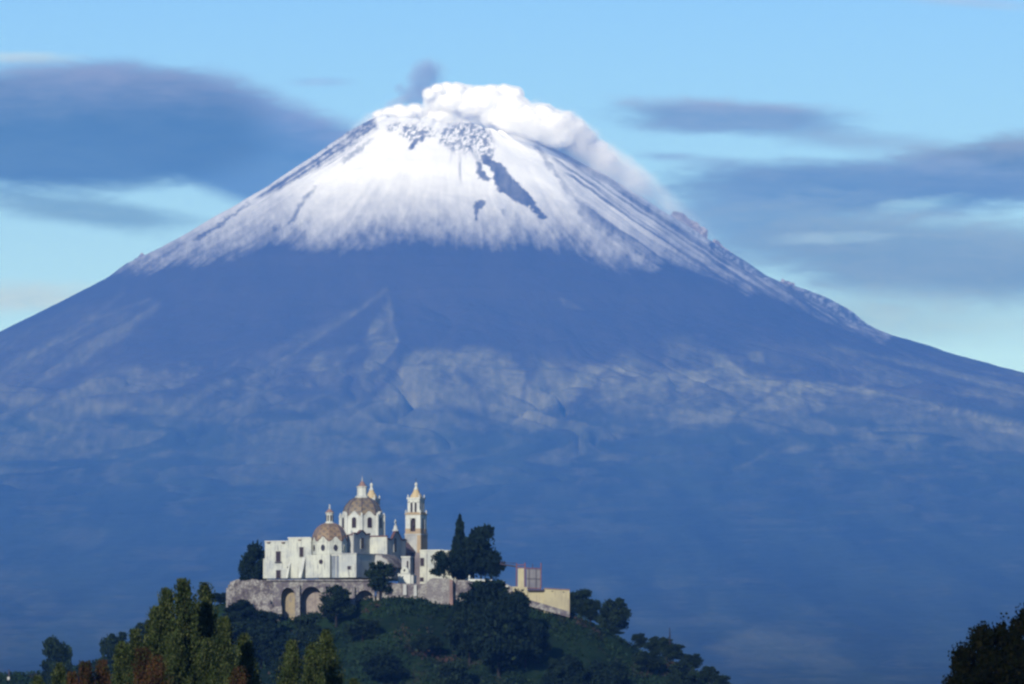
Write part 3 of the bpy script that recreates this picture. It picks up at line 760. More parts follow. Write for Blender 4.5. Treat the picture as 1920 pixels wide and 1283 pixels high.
T('round', 1298, 1227, 44, 2268, 'dark tree low on the right skyline, third from the bottom edge')
T('round', 1330, 1250, 40, 2262, 'small dark tree near the right foot of the hill, second from the bottom edge')
T('round', 1350, 1266, 44, 2256, 'lowest dark tree at the right foot of the hill')
T('round', 1215, 1222, 60, 2252, 'dark tree on the slope below the small separate skyline tree')
T('round', 1280, 1240, 64, 2244, 'dark tree on the lower right slope in front of the skyline trees')
T('round', 107, 1198, 66, 2240, 'round dark tree standing alone on the low ridge at the far left')
T('round', 218, 1188, 58, 2246, 'dark round tree on the left slope, left of the feathery group')
T('round', 268, 1168, 52, 2262, 'dark tree half hidden behind the left edge of the feathery group')
T('round', 300, 1150, 60, 2266, 'dark tree on the left slope mostly behind the feathery spires')
T('round', 412, 1112, 46, 2272, 'dark tree at the left end of the ruined stone wall')
T('dark', 455, 1126, 70, 2256, 'dark tree below the ruined stone wall, left one')
T('dark', 500, 1146, 64, 2250, 'dark tree below the left pier of the first arch')
T('round', 430, 1150, 80, 2236, 'bushy tree on the left slope right of the feathery spires')
T('dark', 490, 1172, 90, 2228, 'wide dark tree low on the left slope under the arches')
T('round', 575, 1150, 58, 2244, 'dark tree at the foot of the second arch')
T('dark', 540, 1190, 90, 2222, 'dark tree low on the slope right behind the near leafy pair')
T('round', 680, 1160, 70, 2238, 'low tree on the grassy slope below the third arch')
T('dark', 720, 1230, 90, 2208, 'dark tree low on the middle of the slope')
T('round', 800, 1190, 60, 2226, 'small tree on the open slope left of the hillside clump')
T('dark', 1060, 1230, 80, 2208, 'dark tree low on the slope below the reddish scrub')
T('dark', 1140, 1242, 90, 2218, 'wide dark tree at the bottom edge on the right part of the slope')
T('dark', 1010, 1175, 50, 2228, 'small dark tree at the right foot of the hillside clump')
T('round', 850, 1240, 70, 2204, 'low tree at the bottom edge below the hillside clump')

NEAR = 'feathery green trees in the foreground'
def F_(X, Y, W, d, label, var=None): return tree('feathery_tree', 'tree', 'feather', X, Y, W, d, label, NEAR, var=var, z0=0.0)
# W here scales the unit-height crown sideways, about twice the real width of the tree
for a in [
    (345, 1088, 400, 520, 'tallest feathery green spire of the foreground group, the middle tip'),
    (384, 1096, 366, 524, 'feathery spire just right of the tallest one'),
    (311, 1106, 366, 522, 'feathery spire just left of the tallest one'),
    (290, 1140, 326, 515, 'shorter feathery tree on the left flank of the spires'),
    (420, 1160, 320, 512, 'shorter feathery tree on the right flank of the spires'),
    (458, 1190, 320, 516, 'rounded feathery tree at the right end of the foreground group'),
    (330, 1190, 346, 498, 'low feathery tree in front of the three spires'),
    (390, 1200, 346, 500, 'low feathery tree in front of the right spire'),
    (228, 1206, 300, 505, 'feathery green tree left of the rusty brown crowns'),
    (252, 1182, 286, 518, 'small feathery tree between the low rusty crown and the spires'),
    (112, 1246, 300, 490, 'low feathery tree under the lone dark tree at far left'),
    (70, 1270, 273, 488, 'lowest feathery tree top at the far left bottom edge'),
    (546, 1203, 320, 508, 'left tree of the separate pair of leafy trees below the church'),
    (612, 1184, 346, 510, 'right and taller tree of the separate pair of leafy trees below the church'),
    (585, 1208, 300, 506, 'middle tree of the leafy group below the church'),
    (662, 1274, 266, 504, 'tip of a feathery tree just showing at the bottom edge below the church')]:
    F_(*a)
RUST = 'rusty brown trees in the foreground'
for X, Y, W, d, lb in [
    (268, 1216, 300, 492, 'rusty brown tree in front of the feathery spires'),
    (296, 1232, 286, 490, 'small rusty tree right beside the rusty brown tree'),
    (160, 1242, 300, 492, 'rusty brown tree at lower left between two green ones'),
    (192, 1240, 280, 494, 'small rusty tree right of the lower left one'),
    (135, 1262, 260, 486, 'lowest rusty tree at the lower left bottom edge'),
    (450, 1252, 286, 494, 'brownish tree at the bottom edge under the right end of the group')]:
    tree('rusty_tree', 'tree', 'rust', X, Y, W, d, lb, RUST, z0=0.0)
NIGHT = 'black-green trees at the right edge'
for X, Y, W, d, lb, v_ in [
    (1858, 1172, 205, 345, 'lower black-green tree at the lower right corner, left one of the two', 0),
    (1950, 1140, 225, 350, 'taller black-green tree cut by the right edge of the view', 1)]:
    tree('dark_tree', 'tree', 'night', X, Y, W, d, lb, NIGHT, var=v_, z0=0.0)

# scrub on the hill
n = 120000
sx = rng.uniform(-330, 120, n); sy = 2268 - rng.random(n) ** 1.2 * 120
szz = hill_z(sx, sy)
keep = (szz > 0.5) & (fbm(sx / 12, sy / 12, 3, 77) + 0.25 * (rng.random(n) - 0.5) > 0.44)
sx, sy, szz = sx[keep], sy[keep], szz[keep]
pts = np.stack([sx, sy, szz + rng.random(len(sx)) * (0.5 + 3.6 * sstep(0.42, 0.72, fbm(sx / 5, sy / 5, 3, 78)) * sstep(2262, 2248, sy)) + 0.05], 1)
V, F = leaf_mesh('scrub', pts, 0.62, None, 0.4)
m, t, b = material('scrub_leaves', 1.0); b.inputs['Specular IOR Level'].default_value = 0.0
pos = t.node('ShaderNodeNewGeometry').outputs['Position']
rnd = t.node('ShaderNodeNewGeometry').outputs['Random Per Island']
c = t.mix(t.mapr(t.noise(pos, 0.07, 4, 0.6), 0.38, 0.62), (0.006, 0.013, 0.009), (0.012, 0.026, 0.014))
c = t.mix(t.mapr(rnd, 0.6, 1.0), c, (0.018, 0.032, 0.018))
c = t.mix(t.math('MULTIPLY', t.mapr(t.noise(pos, 0.045, 3, 0.55), 0.58, 0.68), 0.8), c, (0.040, 0.024, 0.022))
t.put(b.inputs['Base Color'], c)
tag(mesh_np('scrub', V, F, m), kind='stuff')

# ------------------------------------------------------------------ terrace walls and buildings on the hill
def px_prism(mb, pts, d, thick):
    """outline given as seen at distance d, made into a solid thick metres deep"""
    P0 = [P(X, Y, d) for X, Y in pts]
    n_ = len(P0)
    vs = [tuple(p) for p in P0] + [(p.x, p.y + thick, p.z) for p in P0]
    return mb.add(vs, [tuple(range(n_)), tuple(range(2 * n_ - 1, n_ - 1, -1))] + [(i, i + n_, (i + 1) % n_ + n_, (i + 1) % n_) for i in range(n_)])
def centred(mb, c_):
    mb.v = [(v[0] - c_.x, v[1] - c_.y, v[2] - c_.z) for v in mb.v]; return mb

# ruined wall: jagged outline, built in rough courses standing forward and back
rw = empty('ruined_wall', P(462, 1128, 2264)); tag(rw, 'crumbling rubble stone wall at the left end of the church terrace', 'wall')
base_ = Vector(rw.location); q_ = random.Random(5)
mb = MB()
topx = [(424, 1106), (427, 1100), (433, 1091), (441, 1088), (447, 1086), (452, 1089), (466, 1088), (474, 1086), (486, 1088), (500, 1087), (512, 1087)]
boty = [(424, 1134), (440, 1134), (446, 1128), (478, 1124), (486, 1150), (512, 1156)]
xs_ = np.arange(424, 512, 3.6)
for i in range(len(xs_)):
    xa, xb = xs_[i], min(512, xs_[i] + 3.55)
    ty = np.interp((xa + xb) / 2, [p[0] for p in topx], [p[1] for p in topx]) + q_.uniform(-0.6, 0.9)
    by = np.interp((xa + xb) / 2, [p[0] for p in boty], [p[1] for p in boty]) + 8
    y_ = ty
    while y_ < by:
        h_ = q_.uniform(3, 8); dd = 2262.8 + q_.uniform(0, 0.45)
        px_prism(mb, [(xa, y_), (xb, y_), (xb, min(by, y_ + h_)), (xa, min(by, y_ + h_))], dd, 9)
        y_ += h_
centred(mb, base_).build('masonry', M['stone'], rw)
mb = MB()
for X, Y, w_ in [(492, 1126, 30), (500, 1134, 22), (480, 1140, 18), (520, 1138, 16), (510, 1148, 26)]:
    px_prism(mb, [(X - w_ / 2, Y), (X + w_ / 2, Y - 1), (X + w_ / 2 + 1, Y + 18), (X - w_ / 2 - 2, Y + 20)], 2260.6 + w_ * 0.02, 8)
centred(mb, base_).build('footing', M['stone'], rw)

ar = empty('arcade_wall', P(600, 1150, 2264)); tag(ar, 'tall stone terrace wall with three arches under the white church', 'wall')
base_ = Vector(ar.location)
ARCH = [(527, 553, 1102, 1118, 1154), (565, 603, 1100, 1120, 1142), (667, 700, 1107, 1122, 1138)]
def under(X):
    for a_, b2, ap, sp, bt in ARCH:
        if a_ < X < b2:
            t_ = (X - (a_ + b2) / 2) / ((b2 - a_) / 2)
            return ap + (sp - ap) * (1 - math.sqrt(max(0, 1 - t_ * t_)))
    return 1176
mb = MB()
xs_ = sorted(set(list(np.arange(512, 704, 1.5)) + [a_ for A_ in ARCH for a_ in (A_[0] + 0.02, A_[1] - 0.02, A_[0] - 0.02, A_[1] + 0.02)]))
for xa, xb in zip(xs_[:-1], xs_[1:]):
    mid = (xa + xb) / 2
    ya, yb = (under(xa), under(xb)) if under(mid) < 1170 else (1176, 1176)
    if under(mid) < 1170:
        ya, yb = min(ya, 1122), min(yb, 1122)
    px_prism(mb, [(xa, 1088.5), (xb, 1088.5), (xb, yb), (xa, ya)], 2263, 4.5)
centred(mb, base_).build('arched_wall', M['stone2'], ar)
mb = MB(); px_prism(mb, [(527, 1100), (553, 1100), (553, 1176), (527, 1176)], 2266.2, 6)
centred(mb, base_).build('niche_wall', M['niche2'], ar, label='warm yellow back wall inside the first arch')
mb = MB(); px_prism(mb, [(563, 1100), (605, 1100), (605, 1176), (563, 1176)], 2266.6, 6); px_prism(mb, [(665, 1104), (702, 1104), (702, 1150), (665, 1150)], 2266.6, 6)
centred(mb, base_).build('niche_wall', M['niche'], ar, label='pale back wall inside the wider arches')
for X1, X2, Y1 in [(554, 562, 1096), (606, 611, 1098), (660, 665, 1100)]:
    mb = MB(); px_prism(mb, [(X1, Y1), (X2, Y1), (X2 + 0.6, 1180), (X1 - 0.6, 1180)], 2261.8, 2.5)
    centred(mb, base_).build('pier', M['stone2'], ar)
mb = MB(); px_prism(mb, [(500, 1086.6), (706, 1086.6), (706, 1089.6), (500, 1089.6)], 2262.4, 1.2)
centred(mb, base_).build('coping', M['stone2'], ar)

tw = empty('terrace_wall', P(800, 1120, 2264)); tag(tw, 'long grey stained terrace wall right of the round tree, in front of the church wing', 'wall')
base_ = Vector(tw.location)
mb = MB(); px_prism(mb, [(706, 1089), (746, 1094), (800, 1095), (800, 1126), (706, 1126)], 2263, 5)
centred(mb, base_).build('masonry', M['stone2'], tw)
mb = MB(); px_prism(mb, [(800.1, 1093), (806, 1086), (812, 1084), (846, 1085.5), (846, 1134), (800.1, 1132)], 2261.5, 6)
centred(mb, base_).build('masonry', M['bastion'], tw, label='paler projecting bastion of the terrace wall')
mb = MB(); px_prism(mb, [(846.1, 1088), (900, 1088.5), (945, 1093), (962, 1101), (962, 1132), (846.1, 1132)], 2263, 5)
centred(mb, base_).build('masonry', M['stone'], tw)
mb = MB(); px_prism(mb, [(843, 1087), (848.5, 1087), (849, 1140), (842.5, 1140)], 2260.6, 1.4)
centred(mb, base_).build('buttress', M['brick'], tw)
for X1, X2, Y1, Y2 in [(881, 911, 1086, 1090.2), (917, 923, 1087, 1090), (934, 946, 1089.5, 1093.5), (948.5, 953, 1098, 1103)]:
    mb = MB(); px_prism(mb, [(X1, Y1), (X2, Y1 + 0.4), (X2, Y2), (X1, Y2)], 2262, 0.5)
    centred(mb, base_).build('parapet', M['trim'], tw)
mb = MB(); p_ = P(880, 1087, 2262.3)
mb.lathe(p_.x, p_.y, [(0.35, p_.z - 0.3), (0.3, p_.z + 0.1), (0.16, p_.z + 0.35), (0.28, p_.z + 0.7), (0.1, p_.z + 1.2), (0.02, p_.z + 1.3)], 10)
centred(mb, base_).build('finial', M['trim'], tw)
for X1, X2, Y1, Y2 in [(756, 762, 1096, 1116), (776, 781, 1097, 1118), (722, 727, 1096, 1113)]:
    mb = MB(); px_prism(mb, [(X1, Y1), (X2, Y1), (X2 + .5, Y2), (X1 - .5, Y2)], 2262.2, 1)
    centred(mb, base_).build('buttress', M['aged'], tw)

yb = empty('yellow_building', P(1020, 1140, 2262)); tag(yb, 'low pale yellow blank-walled building stepping down the right shoulder of the hill', 'building')
base_ = Vector(yb.location)
mb = MB(); px_prism(mb, [(1020, 1103.5), (1068, 1106), (1068, 1152), (1020, 1150)], 2260, 9)
px_prism(mb, [(989, 1108.4), (1019.9, 1108.4), (1019.9, 1150), (989, 1150)], 2260.6, 8)
px_prism(mb, [(961, 1099.8), (988.9, 1101), (988.9, 1140), (961, 1140)], 2260.2, 8)
centred(mb, base_).build('wall', M['yellow'], yb)
mb = MB(); px_prism(mb, [(989.5, 1104.6), (1021, 1105.6), (1021, 1108.2), (989.5, 1108.2)], 2259.6, 9)
centred(mb, base_).build('roof_slab', M['darksteel'], yb)
mb = MB()
px_prism(mb, [(1019.5, 1102.6), (1068.6, 1105.2), (1068.6, 1106.6), (1019.5, 1104)], 2259.7, 9.5)
centred(mb, base_).build('coping', M['brick'], yb)
for X, Y in [(1034, 1108), (1055, 1109.5)]:
    mb = MB(); px_prism(mb, [(X, Y), (X + 3.4, Y), (X + 3.4, Y + 1.4), (X, Y + 1.4)], 2259.85, 0.3); centred(mb, base_).build('vent', M['dark'], yb)
mb = MB(); px_prism(mb, [(990, 1124), (1068, 1147), (1068, 1158), (990, 1136)], 2259.3, 1.2)
centred(mb, base_).build('footing', M['stone2'], yb)

fr = empty('steel_frame', P(992, 1104, 2266)); tag(fr, 'red steel frame with a cream and a grey panel on the yellow building', 'frame')
base_ = Vector(fr.location)
def pxpost(mb, x_, ya, yb_, d, r_=0.16): p, q = P(x_, ya, d), P(x_, yb_, d); return mb.tube(p, q, r_, r_)
for X, ya in [(968.5, 1056), (984.5, 1055), (1014.3, 1055.5)]:
    mb = MB(); pxpost(mb, X, ya, 1104, 2264); centred(mb, base_).build('post', M['redpaint'], fr)
mb = MB(); pxpost(mb, 998.6, 1057, 1104, 2265, 0.1); centred(mb, base_).build('post', M['darksteel'], fr, label='thin dark post behind the grey panel')
mb = MB()
for (xa, ya, xb, yb_) in [(968.5, 1064.6, 984.5, 1064.6), (968.5, 1059.5, 984.5, 1059.5), (984.5, 1065.5, 1014.3, 1066.5), (984.5, 1103, 1014.3, 1104)]:
    mb = MB(); mb.tube(P(xa, ya, 2264), P(xb, yb_, 2264), 0.13, 0.13); centred(mb, base_).build('crossbar', M['redpaint'], fr)
mb = MB(); mb.tube(P(938, 1057.5, 2268), P(968.5, 1062.8, 2264), 0.2, 0.2); mb.tube(P(938, 1054, 2268), P(968.5, 1057, 2264), 0.08, 0.08)
centred(mb, base_).build('beam', M['darksteel'], fr)
mb = MB(); px_prism(mb, [(971, 1066), (982.6, 1066), (982.6, 1101), (971, 1101)], 2263.6, 0.5); centred(mb, base_).build('panel', M['yellow'], fr, label='narrow cream panel')
mb = MB(); px_prism(mb, [(986.8, 1067), (1013.2, 1068), (1013.2, 1103.6), (986.8, 1102)], 2264.3, 0.4); centred(mb, base_).build('panel', M['mesh'], fr, label='wide grey panel')
mb = MB()
for X in (992, 1005): pxpost(mb, X, 1067, 1103, 2264.1, 0.07)
mb.tube(P(986.8, 1085, 2264.1), P(1013.2, 1086, 2264.1), 0.07, 0.07)
centred(mb, base_).build('panel_rib', M['darksteel'], fr)

pl = empty('thin_pole', P(1256, 1215, 2272)); tag(pl, 'thin dark pole rising above the trees on the right skyline of the hill', 'pole')
base_ = Vector(pl.location)
mb = MB(); mb.tube(P(1256, 1240, 2272), P(1256, 1190, 2272), 0.2, 0.17); mb.tube(P(1256, 1190, 2272), P(1255.6, 1177, 2272), 0.13, 0.09)
centred(mb, base_).build('mast', M['bark'], pl)
mb = MB(); mb.tube(P(1254.2, 1187, 2272), P(1257.6, 1187.4, 2272), 0.09, 0.09); centred(mb, base_).build('crossarm', M['darksteel'], pl)
zg = hz_(P(16, 1272, 2262).x, 2262)
mk = empty('marker_post', (P(16, 1272, 2262).x, 2262, zg)); tag(mk, 'small dark post on a white block on the grassy ridge at the far left', 'post')
ph = P(16, 1268, 2262).z - zg
MB().box(-0.38, 0.38, -0.35, 0.35, -0.5, ph - 0.2, 0.06).build('block', M['aged'], mk)
MB().tube((0.1, 0, ph - 0.1), (0.15, 0, ph + 1.9), 0.22, 0.14).build('post', M['darksteel'], mk)

# ------------------------------------------------------------------ the church
ALPHA = R(22.5)
ch = empty('church', P(679, 1087, 2300), -ALPHA)
tag(ch, 'white colonial church with two tiled domes and two bell towers on top of the hill', 'church')
M['tile1'] = tiles('dome_tiles_grey_brown', (0.165, 0.13, 0.09), (0.08, 0.075, 0.07), (0.085, 0.075, 0.08), 0, 0, 1.15)
M['tile2'] = tiles('dome_tiles_orange', (0.19, 0.135, 0.085), (0.095, 0.072, 0.058), (0.10, 0.078, 0.07), 0, -151 * UH, 1.3)
def ob(mb, name, mat, parent=ch, label=None, smooth=False): return mb.build(name, M[mat], parent, UH, smooth, label)
fX = lambda x: (lambda p, q, a: (x + a, p, q))        # outline in the y-z plane, swept along x
fY = lambda y: (lambda p, q, a: (p, y + a, q))        # outline in the x-z plane, swept along y
def arch_pts(c_, w_, z1, z2, n_=8):
    r_ = w_ / 2
    return [(c_ - r_, z1), (c_ + r_, z1)] + [(c_ + r_ * math.cos(math.pi * k / n_), z2 - r_ + r_ * math.sin(math.pi * k / n_)) for k in range(n_ + 1)]
def oval_pts(c_, z, w_, h_, n_=14): return [(c_ + w_ / 2 * math.cos(2 * math.pi * k / n_), z + h_ / 2 * math.sin(2 * math.pi * k / n_)) for k in range(n_)]
def window(face, pts, at_, frame='trim', grow=1.0, side=-1, mat='dark', wl=None):
    """opening on a wall: a raised surround and a dark pane set in front of the wall plane"""
    cx_ = sum(p[0] for p in pts) / len(pts); cz_ = sum(p[1] for p in pts) / len(pts)
    big = [(p[0] + math.copysign(grow, p[0] - cx_) , p[1] + math.copysign(grow * 0.8, p[1] - cz_)) for p in pts]
    f = fY(at_) if face == 'y' else fX(at_)
    mb = MB().prism(pts, side * 1.2, -side * 1.0, f)
    w_ = ob(mb, 'window', mat, label=wl)
    if frame:
        mb = MB().prism(big, side * 0.7, -side * 0.5, f); ob(mb, 'frame', frame, w_)
    return w_

# body of the church
def wavy(c_, half, lo, hi_, hw, n_=24):
    """mixtilinear parapet line: flat shoulders, hollow curves and a hump"""
    out = []
    for k in range(n_ + 1):
        p = -half + 2 * half * k / n_
        a_ = abs(p) / hw
        z = lo + (hi_ - lo) * (0.5 + 0.5 * math.cos(math.pi * min(1, a_)))
        z -= 1.8 * math.exp(-((a_ - 1.05) / 0.22) ** 2)
        out.append((c_ + p, z))
    return out
def par_wall(name, face, at_, c_, half, lo, hi_, hw, z0, side, mat='aged', thick=3.0):
    pts = wavy(c_, half, lo, hi_, hw)
    f = fY(at_) if face == 'y' else fX(at_)
    mb = MB().prism([(pts[0][0], z0)] + [(pts[-1][0], z0)] + pts[::-1], side * 0.6, -side * thick, f)
    w_ = ob(mb, 'gable_wall', mat)
    strip = pts + [(p, z + 2.2) for p, z in pts[::-1]]
    mb = MB()
    for k in range(len(pts) - 1):
        mb.prism([pts[k], pts[k + 1], (pts[k + 1][0], pts[k + 1][1] + 2.2), (pts[k][0], pts[k][1] + 2.2)], side * 2.0, -side * (thick + 0.2), f)
    ob(mb, 'moulding', 'red', w_)
    return w_
mb = MB().box(-34.5, 34.5, -121, -44, 0, 78); mb.box(-34.4, 34.4, 44, 150, 0, 78)
ob(mb, 'nave', 'aged')
mb = MB().box(-69.5, 69.5, -44, 44, 0, 77)
ob(mb, 'transept', 'white')
par_wall('', 'x', 34.5, -82, 38, 83, 88.5, 20, 40, 1)
par_wall('', 'x', 69.5, 0, 44, 74, 90, 26, 40, 1)
par_wall('', 'x', -69.5, 0, 44, 74, 90, 26, 40, -1)
par_wall('', 'y', 121 * -1, 0, 34, 80, 90, 20, 60, -1)
for xa in (34.6, -70.5): ob(MB().box(xa, xa + 35.9, -45.4, -41, 78.5, 81), 'moulding', 'red')
mb = MB().box(34.6, 69.4, -44.6, -42, 44, 78.4); ob(mb, 'transept_face', 'white')
window('x', [(-88, 56), (-76, 56), (-76, 76), (-88, 76)], 35.2, 'trim', 1.2, 1)
window('x', [(-13, 51), (-3, 51), (-3, 77), (-13, 77)], 70.2, 'trim', 1.2, 1)
# side chapels and roofs right of the transept
mb = MB().prism([(34, 30), (64, 30), (64, 44), (58, 58), (48, 70), (34, 77)], 0, 66, fY(44.2)); ob(mb, 'side_chapel', 'brick')
# drum and main dome
c8 = 1 / math.cos(math.pi / 8)
def gabled_drum(cx_, cy_, ap, z0, z1, zg_, gw, mat='trim', col_r=3.0):
    mb = MB().lathe(cx_, cy_, [(ap * c8 + 1.2, z0), (ap * c8 + 1.2, z0 + 2.4), (ap * c8, z0 + 2.5), (ap * c8, z1)], 8)
    d_ = ob(mb, 'drum', mat)
    for k in range(8):
        a_ = k * math.pi / 4
        n_ = Vector((math.cos(a_), math.sin(a_), 0)); t_ = Vector((-math.sin(a_), math.cos(a_), 0)); c0 = Vector((cx_, cy_, 0))
        f = lambda p, q, dd: c0 + n_ * (ap + dd) + t_ * p + Vector((0, 0, q))
        prof_ = [(-gw, z1 - 2.5), (gw, z1 - 2.5), (gw * 0.78, z1 + 0.2), (gw * 0.5, z1 + (zg_ - z1) * 0.35), (gw * 0.22, z1 + (zg_ - z1) * 0.82), (0, zg_), (-gw * 0.22, z1 + (zg_ - z1) * 0.82), (-gw * 0.5, z1 + (zg_ - z1) * 0.35), (-gw * 0.78, z1 + 0.2)]
        mb = MB().prism(prof_, -5, 0.5, f); g_ = ob(mb, 'gable', mat, d_)
        mb = MB()
        up_ = [(-gw, z1 - 1.0)] + prof_[3:][::-1][:1] * 0 + [(-gw * 0.78, z1 + 0.2), (-gw * 0.5, z1 + (zg_ - z1) * 0.35), (-gw * 0.22, z1 + (zg_ - z1) * 0.82), (0, zg_), (gw * 0.22, z1 + (zg_ - z1) * 0.82), (gw * 0.5, z1 + (zg_ - z1) * 0.35), (gw * 0.78, z1 + 0.2), (gw, z1 - 1.0)]
        for u_, v_ in zip(up_[:-1], up_[1:]):
            mb.prism([u_, v_, (v_[0], v_[1] + 1.3), (u_[0], u_[1] + 1.3)], -5.2, 1.1, f)
        ob(mb, 'moulding', 'red' if mat == 'white' else 'trim', d_)
        yield k, n_, t_, f, d_
for k, n_, t_, f, d_ in gabled_drum(0, 0, 37.5, 79.5, 117, 126, 13.5):
    mb = MB().prism(arch_pts(0, 9, 96, 116), -1, 1.0, f); w_ = ob(mb, 'window', 'dark')
    mb = MB().prism(arch_pts(0, 12.5, 94.5, 118), -1, 0.65, f); ob(mb, 'frame', 'trim', w_)
for k in range(8):
    mb = MB(); a_ = (k + 0.5) * math.pi / 4; x_, y_ = 40.8 * math.cos(a_), 40.8 * math.sin(a_)
    mb.lathe(x_, y_, [(2.6, 80), (2.6, 116), (3.4, 117), (3.4, 118.5), (1.6, 119), (2.2, 121), (0.3, 125)], 8)
    ob(mb, 'buttress_pier', 'trim')
def dome(ap, z0, h_, top_r, n_=12, bulge=1.0):
    out = []
    for k in range(n_ + 1):
        a_ = k / n_ * math.pi / 2 * 0.93
        out.append((max(top_r, ap * c8 * math.cos(a_) ** bulge), z0 + h_ * math.sin(a_) / math.sin(math.pi / 2 * 0.93)))
    return out
dp = dome(34.5, 116, 39, 9, 12, 0.92)
mdome = ob(MB().lathe(0, 0, dp, 8), 'dome', 'tile1', label='larger grey-brown tiled dome')
def ribs(dp, cx_, cy_, w_, mat, parent):
    for k in range(8):
        mb = MB()
        a_ = (k + 0.5) * math.pi / 4
        for (r1, z1), (r2, z2) in zip(dp[:-1], dp[1:]):
            mb.tube((cx_ + r1 * math.cos(a_), cy_ + r1 * math.sin(a_), z1), (cx_ + r2 * math.cos(a_), cy_ + r2 * math.sin(a_), z2), w_, w_, 5)
        ob(mb, 'rib', mat, parent)
ribs(dp, 0, 0, 0.8, 'darksteel', mdome)
lan = ob(MB().lathe(0, 0, [(13, 153), (13, 156), (10.2, 157), (9.6, 160), (9.4, 172), (11.2, 173), (11.2, 174.5), (5, 174.6)], 8), 'lantern', 'trim', label='white lantern on the larger dome')
ob(MB().lathe(0, 0, [(9, 174.5), (6.5, 177), (4, 181), (2.6, 184), (0.8, 184.4)], 8), 'roof', 'brick', lan)
ob(MB().lathe(0, 0, [(1.0, 184), (1.4, 186), (0.8, 187), (1.6, 188.5), (0.5, 190), (0.4, 194.5)], 8), 'finial', 'aged', lan)
# camarin chapel with the smaller dome
cyv = -151
mb = MB().lathe(0, cyv, [(32.5, 0), (32.5, 68)], 8); ob(mb, 'chapel_wall', 'white')
for k, n_, t_, f, d_ in gabled_drum(0, cyv, 30, 44, 68.5, 77, 12.2, 'white'):
    mb = MB().prism(oval_pts(0, 55.6, 8.5, 12.5), -1, 1.0, f); w_ = ob(mb, 'window', 'glass')
    mb = MB().prism(oval_pts(0, 55.6, 11, 15.2), -1, 0.6, f); ob(mb, 'frame', 'trim', w_)
for k in (4, 5, 6):
    a_ = k * math.pi / 4
    n_ = Vector((math.cos(a_), math.sin(a_), 0)); t_ = Vector((-math.sin(a_), math.cos(a_), 0)); c0 = Vector((0, cyv, 0))
    f = lambda p, q, dd: c0 + n_ * (30 + dd) + t_ * p + Vector((0, 0, q))
    if k == 5: mb = MB().prism(oval_pts(1.5, 29.5, 8.2, 9), -1, 0.6, f); ob(mb, 'window', 'dark')
dp2 = dome(30.2, 68, 34, 6.5, 12, 0.85)
sdome = ob(MB().lathe(0, cyv, dp2, 8), 'dome', 'tile2', label='smaller orange-brown tiled dome')
ribs(dp2, 0, cyv, 0.55, 'brick', sdome)
lan = ob(MB().lathe(0, cyv, [(8.6, 100), (8.6, 103), (7.0, 104), (6.6, 119), (8.4, 120), (8.4, 121.5), (3, 121.6)], 8), 'lantern', 'trim', label='small lantern on the smaller dome')
for k in range(8):
    mb = MB(); a_ = k * math.pi / 4; c0 = Vector((0, cyv, 0)); n_ = Vector((math.cos(a_), math.sin(a_), 0)); t_ = Vector((-math.sin(a_), math.cos(a_), 0))
    mb.prism(arch_pts(0, 2.6, 105.5, 117), -1, 0.4, lambda p, q, dd: c0 + n_ * (6.6 + dd) + t_ * p + Vector((0, 0, q)))
    ob(mb, 'opening', 'dark', lan)
ob(MB().lathe(0, cyv, [(8.8, 121.5), (6.5, 123.5), (3, 127.5), (1, 128)], 8), 'roof', 'brick', lan)
ob(MB().lathe(0, cyv, [(1.2, 127.5), (1.0, 129), (2.1, 130.6), (1.0, 132.2), (0.5, 133), (0.5, 137.5)], 8).box(-1.9, 1.9, cyv - .4, cyv + .4, 134.6, 135.6), 'finial', 'trim', lan)
# lower blocks
mb = MB().box(-33, 16, -186, -150, 0, 42.6); ob(mb, 'low_wall', 'white')
mb = MB().prism(oval_pts(-2, 29.5, 8.2, 9), -0.8, 2, fY(-186)); ob(mb, 'window', 'dark', label='small round window low in the wall under the small dome')
mb = MB().box(16.1, 35.9, -178, -150, 0, 40.5); ob(mb, 'alcove', 'blue', label='recess painted with grey-blue shade between the chapel and the plain white block')  # shade of the gap is painted, the recess is shallow
mb = MB().box(16.3, 35.7, -180, -150, 40.6, 43); mb.box(24.5, 26, -178.8, -176, 0, 40.4); ob(mb, 'moulding', 'trim')
mb = MB().box(36, 71, -190, -46, 0, 44); ob(mb, 'sacristy', 'white')
mb = MB().box(35, 72.2, -191, -46.2, 43.2, 45.2); ob(mb, 'cornice', 'aged')
window('y', [(54, 15), (60.5, 15), (60.5, 21), (54, 21)], -190.6, 'aged', 0.8)
mb = MB().prism([(71.1, 0), (104, 0), (104, 20), (96, 32), (84, 41), (71.1, 44)], 0, 60, fY(-104)); ob(mb, 'side_room', 'aged')
mb = MB().prism([(71.1, 44.1), (84, 41.1), (96, 32.1), (104, 20.1), (106, 20.1), (97, 34), (85, 43), (71.1, 46)], -1, 61, fY(-104)); ob(mb, 'cornice', 'stone')
window('x', [(-90, 12), (-84, 12), (-84, 22), (-90, 22)], 104.6, None, 1, 1)
